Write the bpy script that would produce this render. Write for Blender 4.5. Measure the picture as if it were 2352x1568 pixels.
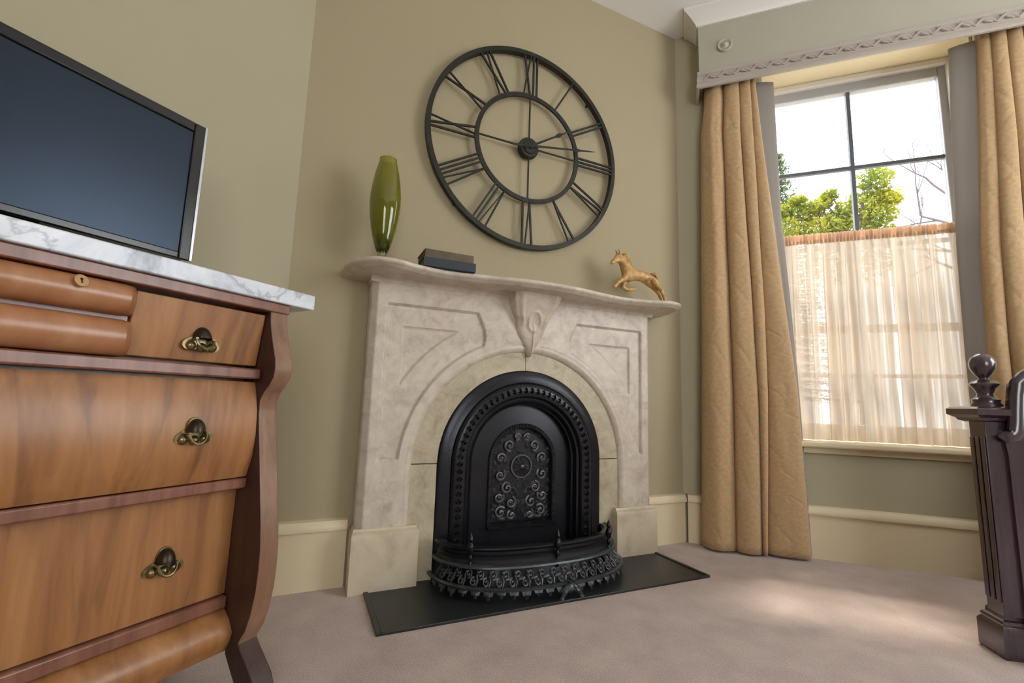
import bpy, bmesh, math, random
from math import sin, cos, pi, sqrt, hypot, atan2, radians
from mathutils import Matrix, Vector, noise

# ------------------------------------------------------------------ clear
for o in list(bpy.data.objects): bpy.data.objects.remove(o)
SC = bpy.context.scene
COL = SC.collection
rnd = random.Random(7)

# ------------------------------------------------------------------ camera
YAW, PITCH, ROLL, FPX, CAMZ = radians(-20.592), radians(7.614), radians(1.7645), 1042.34, 0.72
def cam_axes():
    f = Vector((sin(YAW)*cos(PITCH), cos(YAW)*cos(PITCH), sin(PITCH)))
    r = Vector((cos(YAW), -sin(YAW), 0)); u = r.cross(f)
    return cos(ROLL)*r + sin(ROLL)*u, -sin(ROLL)*r + cos(ROLL)*u, f
cr_, cu_, cf_ = cam_axes()
cd = bpy.data.cameras.new('camera'); cam = bpy.data.objects.new('camera', cd); COL.objects.link(cam)
cd.sensor_fit = 'HORIZONTAL'; cd.sensor_width = 36; cd.lens = 36*FPX/2352; cd.clip_start = 0.02; cd.clip_end = 200
m = Matrix.Identity(4)
for i in range(3):
    m[i][0] = cr_[i]; m[i][1] = cu_[i]; m[i][2] = -cf_[i]
m[0][3], m[1][3], m[2][3] = 0, 0, CAMZ
cam.matrix_world = m
SC.camera = cam

# ------------------------------------------------------------------ light
WORLD_STRENGTH, EXPOSURE = 5.5, 0.0
w = bpy.data.worlds.new('sky'); SC.world = w; w.use_nodes = True
bg = w.node_tree.nodes['Background']; bg.inputs[0].default_value = (0.90, 0.95, 1.0, 1); bg.inputs[1].default_value = WORLD_STRENGTH
SC.view_settings.view_transform = 'Standard'; SC.view_settings.look = 'None'
SC.view_settings.exposure = EXPOSURE; SC.view_settings.gamma = 1; SC.view_settings.use_curve_mapping = False

def area(name, loc, direction, sx, sy, power, color, portal=False, spread=180):
    l = bpy.data.lights.new(name, 'AREA'); l.shape = 'RECTANGLE'; l.size = sx; l.size_y = sy
    l.energy = power; l.color = color; l.spread = radians(spread)
    o = bpy.data.objects.new(name, l); COL.objects.link(o); o.location = loc
    o.rotation_euler = Vector(direction).to_track_quat('-Z', 'Y').to_euler()
    if portal: l.cycles.is_portal = True
    return o
area('window_portal', (0.93, 3.06, 1.62), (0, -1, 0), 1.0, 2.16, 1, (1, 1, 1), portal=True)
# added fill lamps out of frame, set in two made-up window openings
area('daylight_side_window', (3.12, 1.6, 1.6), (-1, .1, -.1), 1.4, 1.9, 21, (1.0, 0.98, 0.96))
area('daylight_rear_window', (1.95, -2.44, 1.6), (-.12, 1, 0), 1.6, 1.9, 17, (1.0, 0.98, 0.95))
sl = bpy.data.lights.new('sun', 'SUN'); sl.energy = 13.0; sl.angle = radians(9); sl.color = (1.0, 0.92, 0.80)
sun = bpy.data.objects.new('sun', sl); COL.objects.link(sun); sun.location = (3, 8, 8)
sun.rotation_euler = Vector((-0.17, -0.34, -0.93)).to_track_quat('-Z', 'Y').to_euler()

# ------------------------------------------------------------------ colour + materials
def lin(r, g, b):
    f = lambda c: (c/255/12.92) if c/255 <= 0.04045 else ((c/255+0.055)/1.055)**2.4
    return (f(r), f(g), f(b), 1)
def newmat(name):
    mt = bpy.data.materials.new(name); mt.use_nodes = True
    nt = mt.node_tree; p = nt.nodes['Principled BSDF']
    return mt, nt, p
def N(nt, t, **kw):
    n = nt.nodes.new(t)
    for k, v in kw.items(): setattr(n, k, v)
    return n
def L(nt, a, b): nt.links.new(a, b)
def ramp(nt, stops, interp='LINEAR'):
    r = N(nt, 'ShaderNodeValToRGB'); cr = r.color_ramp; cr.interpolation = interp
    while len(cr.elements) < len(stops): cr.elements.new(0.5)
    for e, (pos, c) in zip(cr.elements, stops): e.position = pos; e.color = c
    return r
def mapping(nt, scale=(1, 1, 1), rot=(0, 0, 0), coord='Object'):
    tc = N(nt, 'ShaderNodeTexCoord'); mp = N(nt, 'ShaderNodeMapping')
    mp.inputs['Scale'].default_value = scale; mp.inputs['Rotation'].default_value = rot
    L(nt, tc.outputs[coord], mp.inputs['Vector']); return mp.outputs[0]
def noise_n(nt, vec, scale, detail=4, rough=.55, dist=0):
    n = N(nt, 'ShaderNodeTexNoise'); n.inputs['Scale'].default_value = scale
    n.inputs['Detail'].default_value = detail; n.inputs['Roughness'].default_value = rough
    n.inputs['Distortion'].default_value = dist; L(nt, vec, n.inputs['Vector']); return n.outputs['Fac']
def bump(nt, p, h, strength=.3, dist=.01):
    b = N(nt, 'ShaderNodeBump'); b.inputs['Strength'].default_value = strength; b.inputs['Distance'].default_value = dist
    L(nt, h, b.inputs['Height']); L(nt, b.outputs[0], p.inputs['Normal']); return b
def plain(name, c, rough=.5, metal=0, var=.06, scale=9, bumps=0, spec=.5, coat=0, bscale=60):
    mt, nt, p = newmat(name); v = mapping(nt)
    f = noise_n(nt, v, scale, 3)
    a = tuple(min(1, x*(1+var)) for x in c[:3])+(1,); b = tuple(x*(1-var) for x in c[:3])+(1,)
    r = ramp(nt, [(.3, b), (.7, a)]); L(nt, f, r.inputs[0]); L(nt, r.outputs[0], p.inputs['Base Color'])
    p.inputs['Roughness'].default_value = rough; p.inputs['Metallic'].default_value = metal
    p.inputs['Specular IOR Level'].default_value = spec; p.inputs['Coat Weight'].default_value = coat
    p.inputs['Coat Roughness'].default_value = .15
    if bumps: bump(nt, p, noise_n(nt, v, bscale, 3), bumps, .004)
    return mt

M = {}
M['wall'] = plain('wall_paint', lin(180, 172, 146), .75, var=.02, scale=1.2, bumps=.05, spec=.25)
M['wall_back'] = plain('wall_paint_taupe', lin(172, 159, 130), .75, var=.02, scale=1.2, bumps=.05, spec=.25)  # same paint as the other walls, its dimmer light put into the colour
M['ceiling'] = plain('ceiling_paint', lin(244, 242, 240), .8, var=.01, scale=1)
M['cream'] = plain('cream_trim_paint', lin(226, 210, 176), .4, var=.02, scale=2)
M['white_trim'] = plain('white_trim_paint', lin(232, 228, 222), .4, var=.01, scale=2)
M['pelmet'] = plain('pelmet_paint', lin(176, 172, 154), .6, var=.02, scale=2)
M['pelmet_mould'] = plain('moulding_paint', lin(178, 168, 158), .5, var=.04, scale=20)
M['iron'] = plain('cast_iron', lin(40, 41, 46), .27, metal=.6, var=.15, scale=30, bumps=.12, bscale=180)
M['iron_relief'] = plain('relief_iron', lin(98, 98, 100), .36, metal=.55, var=.2, scale=40, bumps=.15, bscale=220)
M['iron_dark'] = plain('cast_iron_dark', lin(32, 32, 39), .36, metal=.45, var=.12, scale=20, bumps=.08, bscale=160)
M['iron_grey'] = plain('worn_grey_iron', lin(74, 78, 82), .36, metal=.6, var=.25, scale=40, bumps=.2, bscale=200)
M['clock_metal'] = plain('dark_bronze_metal', lin(52, 52, 48), .5, metal=.6, var=.2, scale=25)
M['slate'] = plain('black_slate', lin(36, 39, 40), .38, var=.2, scale=6, bumps=.1)
M['brass'] = plain('antique_brass', lin(142, 128, 92), .3, metal=.9, var=.35, scale=60)
M['brass_dark'] = plain('dark_antique_brass', lin(66, 58, 48), .35, metal=.8, var=.3, scale=60)
M['keyhole'] = plain('pale_escutcheon', lin(190, 150, 105), .4, var=.1)
M['black'] = plain('black_gloss_plastic', lin(16, 16, 18), .22, var=.05)
M['silver'] = plain('silver_plastic', lin(190, 190, 198), .25, metal=.6, var=.03)
M['horse'] = plain('gilded_carved_wood', lin(190, 150, 92), .42, metal=.1, var=.4, scale=45, bumps=.9, bscale=70)
M['book_brown'] = plain('olive_brown_cloth', lin(92, 80, 60), .6, var=.25, scale=14)
M['book_navy'] = plain('navy_cloth', lin(40, 47, 60), .5, var=.15, scale=14)
M['paper'] = plain('page_edges', lin(96, 88, 74), .8, var=.2, scale=50)
M['muntin'] = plain('grey_window_bar', lin(92, 96, 104), .5)
M['sash'] = plain('grey_sash_paint', lin(176, 176, 180), .5, var=.03)
M['bark'] = plain('tree_bark', lin(96, 84, 84), .9, var=.2)
M['lawn'] = plain('garden_ground', lin(150, 144, 132), .95, var=.2, scale=2)

def carpet_mat():
    mt, nt, p = newmat('carpet_pile'); v = mapping(nt)
    f1 = noise_n(nt, v, 260, 2, .7); f2 = noise_n(nt, v, 7, 4)
    mx = N(nt, 'ShaderNodeMix'); mx.data_type = 'FLOAT'; mx.inputs[0].default_value = .35
    L(nt, f1, mx.inputs[2]); L(nt, f2, mx.inputs[3])
    r = ramp(nt, [(.32, lin(156, 136, 128)), (.68, lin(212, 192, 182))]); L(nt, mx.outputs[0], r.inputs[0])
    L(nt, r.outputs[0], p.inputs['Base Color']); p.inputs['Roughness'].default_value = .95
    p.inputs['Specular IOR Level'].default_value = .1; p.inputs['Sheen Weight'].default_value = .3
    bump(nt, p, f1, .6, .004); return mt
M['carpet'] = carpet_mat()

def marble_mat(name, c0, c1, c2, scale, vs=3.2, rough=.3, veins=True, vk=.5):
    mt, nt, p = newmat(name); v = mapping(nt)
    f = noise_n(nt, v, scale, 8, .62, .6)
    r = ramp(nt, [(.3, c2), (.46, c1), (.62, c0)]); L(nt, f, r.inputs[0])
    out = r.outputs[0]
    if veins:
        g = noise_n(nt, v, vs, 6, .6, 1.6)
        s = N(nt, 'ShaderNodeMath', operation='SUBTRACT'); L(nt, g, s.inputs[0]); s.inputs[1].default_value = .5
        a = N(nt, 'ShaderNodeMath', operation='ABSOLUTE'); L(nt, s.outputs[0], a.inputs[0])
        rr = ramp(nt, [(0, (1, 1, 1, 1)), (.035, (0, 0, 0, 1))]); L(nt, a.outputs[0], rr.inputs[0])
        mk = N(nt, 'ShaderNodeMath', operation='MULTIPLY'); L(nt, rr.outputs[0], mk.inputs[0]); mk.inputs[1].default_value = vk
        mx = N(nt, 'ShaderNodeMix'); mx.data_type = 'RGBA'; L(nt, mk.outputs[0], mx.inputs[0])
        L(nt, out, mx.inputs[6]); mx.inputs[7].default_value = c2; out = mx.outputs[2]
    L(nt, out, p.inputs['Base Color']); p.inputs['Roughness'].default_value = rough
    return mt
M['marble'] = marble_mat('mantel_marble', lin(214, 202, 186), lin(204, 190, 174), lin(178, 163, 148), 15, 2.2, .42, vk=.28)
M['marble_slip'] = marble_mat('slip_marble', lin(196, 184, 158), lin(184, 170, 144), lin(160, 147, 122), 16, 3, .45, vk=.3)
M['marble_plinth'] = marble_mat('plinth_marble', lin(212, 197, 172), lin(202, 186, 160), lin(178, 162, 138), 7, 2, .4, False)
M['marble_top'] = marble_mat('white_veined_marble', lin(230, 234, 242), lin(206, 212, 224), lin(110, 118, 132), 6, 3.5, .25)

def wood_mat(name, dark, mid, light, rough=.3, flame=False, coat=.3, gs=1.0):
    mt, nt, p = newmat(name)
    v = mapping(nt, (26*gs, 26*gs, 1.6*gs))
    f = noise_n(nt, v, 1.0, 5, .6, .4)
    r = ramp(nt, [(.25, dark), (.5, mid), (.75, light)]); L(nt, f, r.inputs[0]); out = r.outputs[0]
    if flame:   # book-matched veneer figure either side of a vertical joint
        tc = N(nt, 'ShaderNodeTexCoord'); sp = N(nt, 'ShaderNodeSeparateXYZ'); L(nt, tc.outputs['Object'], sp.inputs[0])
        a = N(nt, 'ShaderNodeMath', operation='ADD'); L(nt, sp.outputs[0], a.inputs[0]); a.inputs[1].default_value = .385
        ab = N(nt, 'ShaderNodeMath', operation='ABSOLUTE'); L(nt, a.outputs[0], ab.inputs[0])
        zz = N(nt, 'ShaderNodeMath', operation='MULTIPLY'); L(nt, sp.outputs[2], zz.inputs[0]); zz.inputs[1].default_value = -.10
        ad = N(nt, 'ShaderNodeMath', operation='ADD'); L(nt, ab.outputs[0], ad.inputs[0]); L(nt, zz.outputs[0], ad.inputs[1])
        cb = N(nt, 'ShaderNodeCombineXYZ'); L(nt, ad.outputs[0], cb.inputs[0])
        z2 = N(nt, 'ShaderNodeMath', operation='MULTIPLY'); L(nt, sp.outputs[2], z2.inputs[0]); z2.inputs[1].default_value = .12
        L(nt, z2.outputs[0], cb.inputs[2])
        f2 = noise_n(nt, cb.outputs[0], 17, 4, .55, .8)
        r2 = ramp(nt, [(.34, (.60, .55, .55, 1)), (.46, (.93, .91, .91, 1)), (.7, (1.05, 1.05, 1.03, 1))]); L(nt, f2, r2.inputs[0])
        mx = N(nt, 'ShaderNodeMix'); mx.data_type = 'RGBA'; mx.blend_type = 'MULTIPLY'; mx.inputs[0].default_value = .85
        L(nt, out, mx.inputs[6]); L(nt, r2.outputs[0], mx.inputs[7]); out = mx.outputs[2]
    L(nt, out, p.inputs['Base Color']); p.inputs['Roughness'].default_value = rough
    p.inputs['Coat Weight'].default_value = coat; p.inputs['Coat Roughness'].default_value = .25
    bump(nt, p, f, .05, .002)
    return mt
M['veneer'] = wood_mat('walnut_veneer', lin(138, 90, 50), lin(164, 112, 66), lin(182, 132, 84), .40, True, coat=.18)
M['veneer_dark'] = wood_mat('red_walnut_rail', lin(104, 62, 48), lin(132, 86, 68), lin(150, 104, 84), .34)
M['cushion'] = wood_mat('cushion_veneer', lin(142, 92, 58), lin(168, 114, 76), lin(188, 138, 100), .34, gs=.6)
M['column_wood'] = wood_mat('column_veneer', lin(102, 72, 54), lin(134, 99, 76), lin(156, 122, 98), .32)
M['flank_wood'] = wood_mat('dark_flank_veneer', lin(44, 24, 20), lin(58, 34, 28), lin(72, 44, 36), .45)  # shade on column sides and legs, painted into the wood colour
M['bed_wood'] = wood_mat('dark_mahogany', lin(46, 32, 42), lin(60, 42, 54), lin(72, 52, 62), .16, coat=1.0)

def fabric_mat(name, c, quilt=True, transl=.05):
    mt, nt, p = newmat(name)
    tc = N(nt, 'ShaderNodeTexCoord'); sp = N(nt, 'ShaderNodeSeparateXYZ'); L(nt, tc.outputs['UV'], sp.inputs[0])
    v = mapping(nt, (60, 60, 60), coord='UV'); f = noise_n(nt, v, 1, 3)
    a = tuple(x*1.1 for x in c[:3])+(1,); b = tuple(x*.88 for x in c[:3])+(1,)
    r = ramp(nt, [(.3, b), (.7, a)]); L(nt, f, r.inputs[0]); L(nt, r.outputs[0], p.inputs['Base Color'])
    p.inputs['Roughness'].default_value = .8; p.inputs['Sheen Weight'].default_value = .25; p.inputs['Specular IOR Level'].default_value = .2
    if quilt:
        hs = []
        for sgn in (1, -1):
            mu = N(nt, 'ShaderNodeMath', operation='MULTIPLY'); L(nt, sp.outputs[1], mu.inputs[0]); mu.inputs[1].default_value = .62*sgn
            ad = N(nt, 'ShaderNodeMath', operation='ADD'); L(nt, sp.outputs[0], ad.inputs[0]); L(nt, mu.outputs[0], ad.inputs[1])
            sc = N(nt, 'ShaderNodeMath', operation='MULTIPLY'); L(nt, ad.outputs[0], sc.inputs[0]); sc.inputs[1].default_value = 5.2
            fr = N(nt, 'ShaderNodeMath', operation='PINGPONG'); L(nt, sc.outputs[0], fr.inputs[0]); fr.inputs[1].default_value = .5
            rr = ramp(nt, [(0, (0, 0, 0, 1)), (.10, (1, 1, 1, 1))]); L(nt, fr.outputs[0], rr.inputs[0]); hs.append(rr.outputs[0])
        mn = N(nt, 'ShaderNodeMath', operation='MINIMUM'); L(nt, hs[0], mn.inputs[0]); L(nt, hs[1], mn.inputs[1])
        bump(nt, p, mn.outputs[0], .32, .006)
    tr = N(nt, 'ShaderNodeBsdfTranslucent'); tr.inputs[0].default_value = c
    ms = N(nt, 'ShaderNodeMixShader'); ms.inputs[0].default_value = transl
    L(nt, p.outputs[0], ms.inputs[1]); L(nt, tr.outputs[0], ms.inputs[2])
    L(nt, ms.outputs[0], nt.nodes['Material Output'].inputs[0])
    return mt
M['curtain'] = fabric_mat('gold_tan_fabric', lin(192, 160, 120))
M['lining'] = fabric_mat('taupe_lining', lin(146, 138, 132), False, .1)

def sheer_mat(name='sheer_voile', c=lin(250, 236, 216), ct=lin(176, 162, 148)):
    mt, nt, p = newmat(name)
    p.inputs['Base Color'].default_value = c; p.inputs['Roughness'].default_value = .9
    tr = N(nt, 'ShaderNodeBsdfTranslucent'); tr.inputs[0].default_value = ct
    tp = N(nt, 'ShaderNodeBsdfTransparent'); tp.inputs[0].default_value = (1, .98, .96, 1)
    m1 = N(nt, 'ShaderNodeMixShader'); m1.inputs[0].default_value = .55
    L(nt, p.outputs[0], m1.inputs[1]); L(nt, tr.outputs[0], m1.inputs[2])
    m2 = N(nt, 'ShaderNodeMixShader'); vm = mapping(nt, (26, .01, .5)); dn = noise_n(nt, vm, 1.0, 3, .6)
    rd = ramp(nt, [(.38, (0, 0, 0, 1)), (.52, (.035, .035, .035, 1)), (.68, (.20, .20, .20, 1))]); L(nt, dn, rd.inputs[0]); L(nt, rd.outputs[0], m2.inputs[0])
    rc = ramp(nt, [(.36, tuple(q*1.05 for q in ct[:3])+(1,)), (.50, tuple(q*.72 for q in ct[:3])+(1,)), (.66, tuple(q*1.2 for q in ct[:3])+(1,))]); L(nt, dn, rc.inputs[0]); L(nt, rc.outputs[0], tr.inputs[0])
    L(nt, m1.outputs[0], m2.inputs[1]); L(nt, tp.outputs[0], m2.inputs[2])
    L(nt, m2.outputs[0], nt.nodes['Material Output'].inputs[0]); return mt
M['sheer'] = sheer_mat(); M['sheer_head'] = sheer_mat('gathered_voile', lin(244, 212, 182), lin(226, 182, 146))

def glass_mat(name, tint=(.97, .98, .98, 1)):
    mt, nt, p = newmat(name)
    tp = N(nt, 'ShaderNodeBsdfTransparent'); tp.inputs[0].default_value = tint
    gl = N(nt, 'ShaderNodeBsdfGlossy'); gl.inputs['Roughness'].default_value = .02
    lw = N(nt, 'ShaderNodeLayerWeight'); pw_ = N(nt, 'ShaderNodeMath', operation='POWER'); L(nt, lw.outputs['Facing'], pw_.inputs[0]); pw_.inputs[1].default_value = 4
    fr = N(nt, 'ShaderNodeMath', operation='MULTIPLY_ADD'); L(nt, pw_.outputs[0], fr.inputs[0]); fr.inputs[1].default_value = .4; fr.inputs[2].default_value = .03
    ms = N(nt, 'ShaderNodeMixShader'); L(nt, fr.outputs[0], ms.inputs[0]); L(nt, tp.outputs[0], ms.inputs[1]); L(nt, gl.outputs[0], ms.inputs[2])
    L(nt, ms.outputs[0], nt.nodes['Material Output'].inputs[0]); return mt
M['pane'] = glass_mat('window_glass')
M['clear_foot'] = glass_mat('clear_glass', (.86, .88, .78, 1))
def vase_mat():
    mt, nt, p = newmat('olive_green_glass')
    p.inputs['Base Color'].default_value = lin(156, 156, 20); p.inputs['Roughness'].default_value = .06
    p.inputs['Transmission Weight'].default_value = .75; p.inputs['IOR'].default_value = 1.45; p.inputs['Coat Weight'].default_value = .6
    tc = N(nt, 'ShaderNodeTexCoord'); sp = N(nt, 'ShaderNodeSeparateXYZ'); L(nt, tc.outputs['Object'], sp.inputs[0])
    r = ramp(nt, [(.055, lin(30, 44, 22)), (.13, lin(150, 154, 8)), (.40, lin(176, 172, 40))]); L(nt, sp.outputs[2], r.inputs[0])
    L(nt, r.outputs[0], p.inputs['Base Color']); return mt
M['vase'] = vase_mat()
def screen_mat():
    mt, nt, p = newmat('lcd_screen'); v = mapping(nt)
    r = ramp(nt, [(.3, lin(16, 18, 24)), (.7, lin(20, 23, 30))]); L(nt, noise_n(nt, v, 2), r.inputs[0]); L(nt, r.outputs[0], p.inputs['Base Color'])
    p.inputs['Roughness'].default_value = .3; p.inputs['Specular IOR Level'].default_value = .6; p.inputs['Specular Tint'].default_value = (.55, .72, 1, 1); return mt
M['screen'] = screen_mat()
def leaf_mat(name, a, b):
    mt, nt, p = newmat(name); v = mapping(nt)
    r = ramp(nt, [(.35, a), (.65, b)]); L(nt, noise_n(nt, v, 3.0, 3), r.inputs[0]); L(nt, r.outputs[0], p.inputs['Base Color'])
    p.inputs['Roughness'].default_value = .6
    tr = N(nt, 'ShaderNodeBsdfTranslucent'); L(nt, r.outputs[0], tr.inputs[0])
    ms = N(nt, 'ShaderNodeMixShader'); ms.inputs[0].default_value = .4
    L(nt, p.outputs[0], ms.inputs[1]); L(nt, tr.outputs[0], ms.inputs[2]); L(nt, ms.outputs[0], nt.nodes['Material Output'].inputs[0]); return mt
M['leaf_yellow'] = leaf_mat('yellow_green_leaves', lin(96, 112, 8), lin(150, 146, 20))
M['leaf_green'] = leaf_mat('fir_needles', lin(50, 76, 36), lin(88, 104, 54))

# ------------------------------------------------------------------ mesh helpers
class MB:
    def __init__(s): s.v = []; s.f = []; s.uv = None
    def add(s, vs, fs):
        o = len(s.v); s.v += [tuple(p) for p in vs]; s.f += [tuple(i+o for i in f) for f in fs]; return s
    def box(s, x0, x1, y0, y1, z0, z1):
        if x0 > x1: x0, x1 = x1, x0
        if y0 > y1: y0, y1 = y1, y0
        return s.add([(x0,y0,z0),(x1,y0,z0),(x1,y1,z0),(x0,y1,z0),(x0,y0,z1),(x1,y0,z1),(x1,y1,z1),(x0,y1,z1)],
                     [(0,3,2,1),(4,5,6,7),(0,1,5,4),(1,2,6,5),(2,3,7,6),(3,0,4,7)])
    def rings(s, rings, closed=True, caps=True, loop=False):
        n = len(rings[0]); vs = [p for r in rings for p in r]; fs = []
        k = len(rings)
        for i in range(k if loop else k-1):
            a = i*n; b = ((i+1) % k)*n
            for j in range(n if closed else n-1):
                j2 = (j+1) % n; fs.append((a+j, a+j2, b+j2, b+j))
        if caps and closed and not loop:
            fs.append(tuple(range(n))[::-1]); fs.append(tuple((k-1)*n+j for j in range(n)))
        return s.add(vs, fs)
    def lathe(s, prof, c=(0, 0, 0), seg=24, caps=True):
        return s.rings([[(c[0]+r*cos(2*pi*j/seg), c[1]+r*sin(2*pi*j/seg), c[2]+z) for j in range(seg)] for r, z in prof], caps=caps)
    def tube(s, pts, rad, seg=8, loop=False, flat=1.0):
        P = [Vector(p) for p in pts]; n = len(P); rr = rad if isinstance(rad, (list, tuple)) else [rad]*n
        up = Vector((0, 0, 1)); rings = []
        prev = None
        for i in range(n):
            t = (P[(i+1) % n]-P[i-1]) if loop else (P[min(i+1, n-1)]-P[max(i-1, 0)])
            t.normalize()
            if prev is None:
                a = t.cross(up)
                if a.length < 1e-3: a = t.cross(Vector((0, 1, 0)))
            else: a = prev - t*prev.dot(t)
            a.normalize(); prev = a; b = t.cross(a)
            rings.append([P[i]+(a*cos(2*pi*j/seg)+b*sin(2*pi*j/seg)*flat)*rr[i] for j in range(seg)])
        return s.rings(rings, loop=loop)
    def prism(s, poly, axis, a, b):
        """poly: 2D points; axis 'y' -> poly in xz extruded over y; 'z' -> xy over z; 'x' -> yz over x"""
        f = {'y': lambda p, d: (p[0], d, p[1]), 'z': lambda p, d: (p[0], p[1], d), 'x': lambda p, d: (d, p[0], p[1])}[axis]
        return s.rings([[f(p, a) for p in poly], [f(p, b) for p in poly]])
    def grid(s, nu, nv, fn):
        vs = [fn(i/(nu), j/(nv)) for j in range(nv+1) for i in range(nu+1)]
        fs = [(j*(nu+1)+i, j*(nu+1)+i+1, (j+1)*(nu+1)+i+1, (j+1)*(nu+1)+i) for j in range(nv) for i in range(nu)]
        return s.add(vs, fs)
    def mesh(s, name, angle=35, recalc=True):
        me = bpy.data.meshes.new(name); me.from_pydata(s.v, [], s.f)
        if recalc:
            bm = bmesh.new(); bm.from_mesh(me); bmesh.ops.recalc_face_normals(bm, faces=bm.faces); bm.to_mesh(me); bm.free()
        me.polygons.foreach_set('use_smooth', [True]*len(me.polygons)); me.set_sharp_from_angle(angle=radians(angle)); me.update()
        return me

def obj(name, mb, mat, parent=None, bevel=0, angle=35, recalc=True, segs=2, kind=None):
    me = mb.mesh(name, angle, recalc) if isinstance(mb, MB) else mb
    if mat is not None and not me.materials: me.materials.append(mat)
    o = bpy.data.objects.new(name, me); COL.objects.link(o)
    if parent: o.parent = parent
    if bevel:
        b = o.modifiers.new('bevel', 'BEVEL'); b.width = bevel; b.segments = segs; b.limit_method = 'ANGLE'; b.angle_limit = radians(40)
        b.harden_normals = False
    if kind: o['kind'] = kind
    return o
def tag(o, label, cat, group=None):
    o['label'] = label; o['category'] = cat
    if group: o['group'] = group
    return o
def thing(name, label, cat, loc=(0, 0, 0), rz=0, group=None):
    o = bpy.data.objects.new(name, None); COL.objects.link(o); o.empty_display_size = .1
    o.location = loc; o.rotation_euler = (0, 0, rz); return tag(o, label, cat, group)
def struct(name, mb, mat, parent=None, loc=None, rz=0, **kw):
    o = obj(name, mb, mat, parent, **kw); o['kind'] = 'structure'
    if loc: o.location = loc; o.rotation_euler = (0, 0, rz)
    return o
def spin(o, loc=(0, 0, 0), rot=(0, 0, 0), sc=(1, 1, 1)):
    o.location = loc; o.rotation_euler = rot; o.scale = sc; return o

S2 = sqrt(.5)
def FR(s, h, z=0):            # chimney-wall frame: s along the wall from the mantel centre, h out from the wall
    a = s+.935; n = -1.96+h
    return (a*S2+n*S2, a*S2-n*S2, z)
FRZ = radians(45)
FO = FR(0, 0)
YW = 2.77                     # window wall
XLW = -1.447                  # left wall
CEIL = 3.03

# ------------------------------------------------------------------ structure
struct('floor', MB().box(-1.75, 3.4, -2.7, 3.0, -.12, 0), M['carpet'])
struct('ceiling', MB().box(-1.75, 3.4, -2.7, 3.0, CEIL, CEIL+.12), M['ceiling'])
struct('wall_left', MB().box(XLW-.15, XLW, -2.65, 1.40, 0, CEIL), M['wall'])
struct('wall_back', MB().box(-1.10, 1.08, 0, .15, 0, CEIL), M['wall_back'], loc=FO, rz=FRZ)
OX0, OX1, OZ0, OZ1 = .46, 1.425, .57, 2.684
ww = MB().box(-.05, OX0, YW, YW+.30, 0, CEIL).box(OX1, 3.3, YW, YW+.30, 0, CEIL).box(OX0, OX1, YW, YW+.30, 0, OZ0-.03).box(OX0, OX1, YW, YW+.30, OZ1, CEIL)
struct('wall_right', ww, M['wall'])
sw = MB().box(3.15, 3.3, -2.65, .65, 0, CEIL).box(3.15, 3.3, 2.35, YW+.2, 0, CEIL).box(3.15, 3.3, .65, 2.35, 0, .6).box(3.15, 3.3, .65, 2.35, 2.6, CEIL)
struct('wall_side', sw, M['wall'])
fw = MB().box(XLW-.1, 1.12, -2.65, -2.5, 0, CEIL).box(2.78, 3.3, -2.65, -2.5, 0, CEIL).box(1.12, 2.78, -2.65, -2.5, 0, .6).box(1.12, 2.78, -2.65, -2.5, 2.6, CEIL)
struct('wall_front', fw, M['wall'])

def base_poly(t=.022):        # profile in (depth-from-wall, z)
    return [(0, 0), (t, 0), (t, .208), (t+.012, .212), (t+.014, .222), (t+.010, .236), (t+.002, .248), (0, .252)]
def baseboard(name, x0, x1, loc, rz):
    mb = MB().prism([(-d, z) for d, z in base_poly()], 'x', x0, x1)
    return struct(name, mb, M['cream'], loc=loc, rz=rz)
baseboard('baseboard_back', -1.015, -.735, FO, FRZ)
baseboard('baseboard_back_right', .725, 1.012, FO, FRZ)
baseboard('baseboard_right', 0.0, 3.12, (.02, YW, 0), 0)
baseboard('baseboard_left', 0, 3.70, (XLW, -2.42, 0), radians(90))

# ------------------------------------------------------------------ window
W = bpy.data.objects.new('window_1', None); COL.objects.link(W); W.location = (0, 0, 0); W['kind'] = 'structure'
GY = 2.98
GX0, GX1, GZ1 = .53, 1.363, 2.587
obj('reveal', MB().box(OX0-.001, OX0+.012, YW-.0, GY+.05, OZ0, OZ1).box(OX1-.012, OX1+.001, YW, GY+.05, OZ0, OZ1).box(OX0, OX1, YW, GY+.05, OZ1-.012, OZ1+.001), M['cream'], W)
obj('casing', MB().box(OX0-.09, OX0, YW-.02, YW, OZ0-.02, OZ1+.09).box(OX1, OX1+.09, YW-.02, YW, OZ0-.02, OZ1+.09)
    .box(OX0, OX1, YW-.02, YW, OZ1, OZ1+.09), M['cream'], W, bevel=.004)
obj('stop_bead', MB().box(OX0+.012, OX0+.03, GY-.05, GY-.02, OZ0, OZ1-.012).box(OX1-.03, OX1-.012, GY-.05, GY-.02, OZ0, OZ1-.012).box(OX0+.03, OX1-.03, GY-.05, GY+.03, 2.640, OZ1-.012), M['white_trim'], W, bevel=.003)
for nm, a in (('stile', (OX0+.012, GX0, GY-.02, GY+.03, OZ0, OZ1-.012)), ('stile', (GX1, OX1-.012, GY-.02, GY+.03, OZ0, OZ1-.012)),
              ('top_rail', (GX0, GX1, GY-.02, GY+.03, GZ1, 2.655)), ('bottom_rail', (GX0, GX1, GY-.02, GY+.03, OZ0, OZ0+.085)),
              ('meeting_rail', (GX0, GX1, GY-.015, GY+.03, 1.16, 1.20))):
    obj(nm, MB().box(*a), M['sash'], W, bevel=.006)
MX = .946
obj('muntin', MB().box(MX-.010, MX+.010, GY-.012, GY+.02, OZ0+.085, GZ1), M['muntin'], W, bevel=.003)
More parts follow.
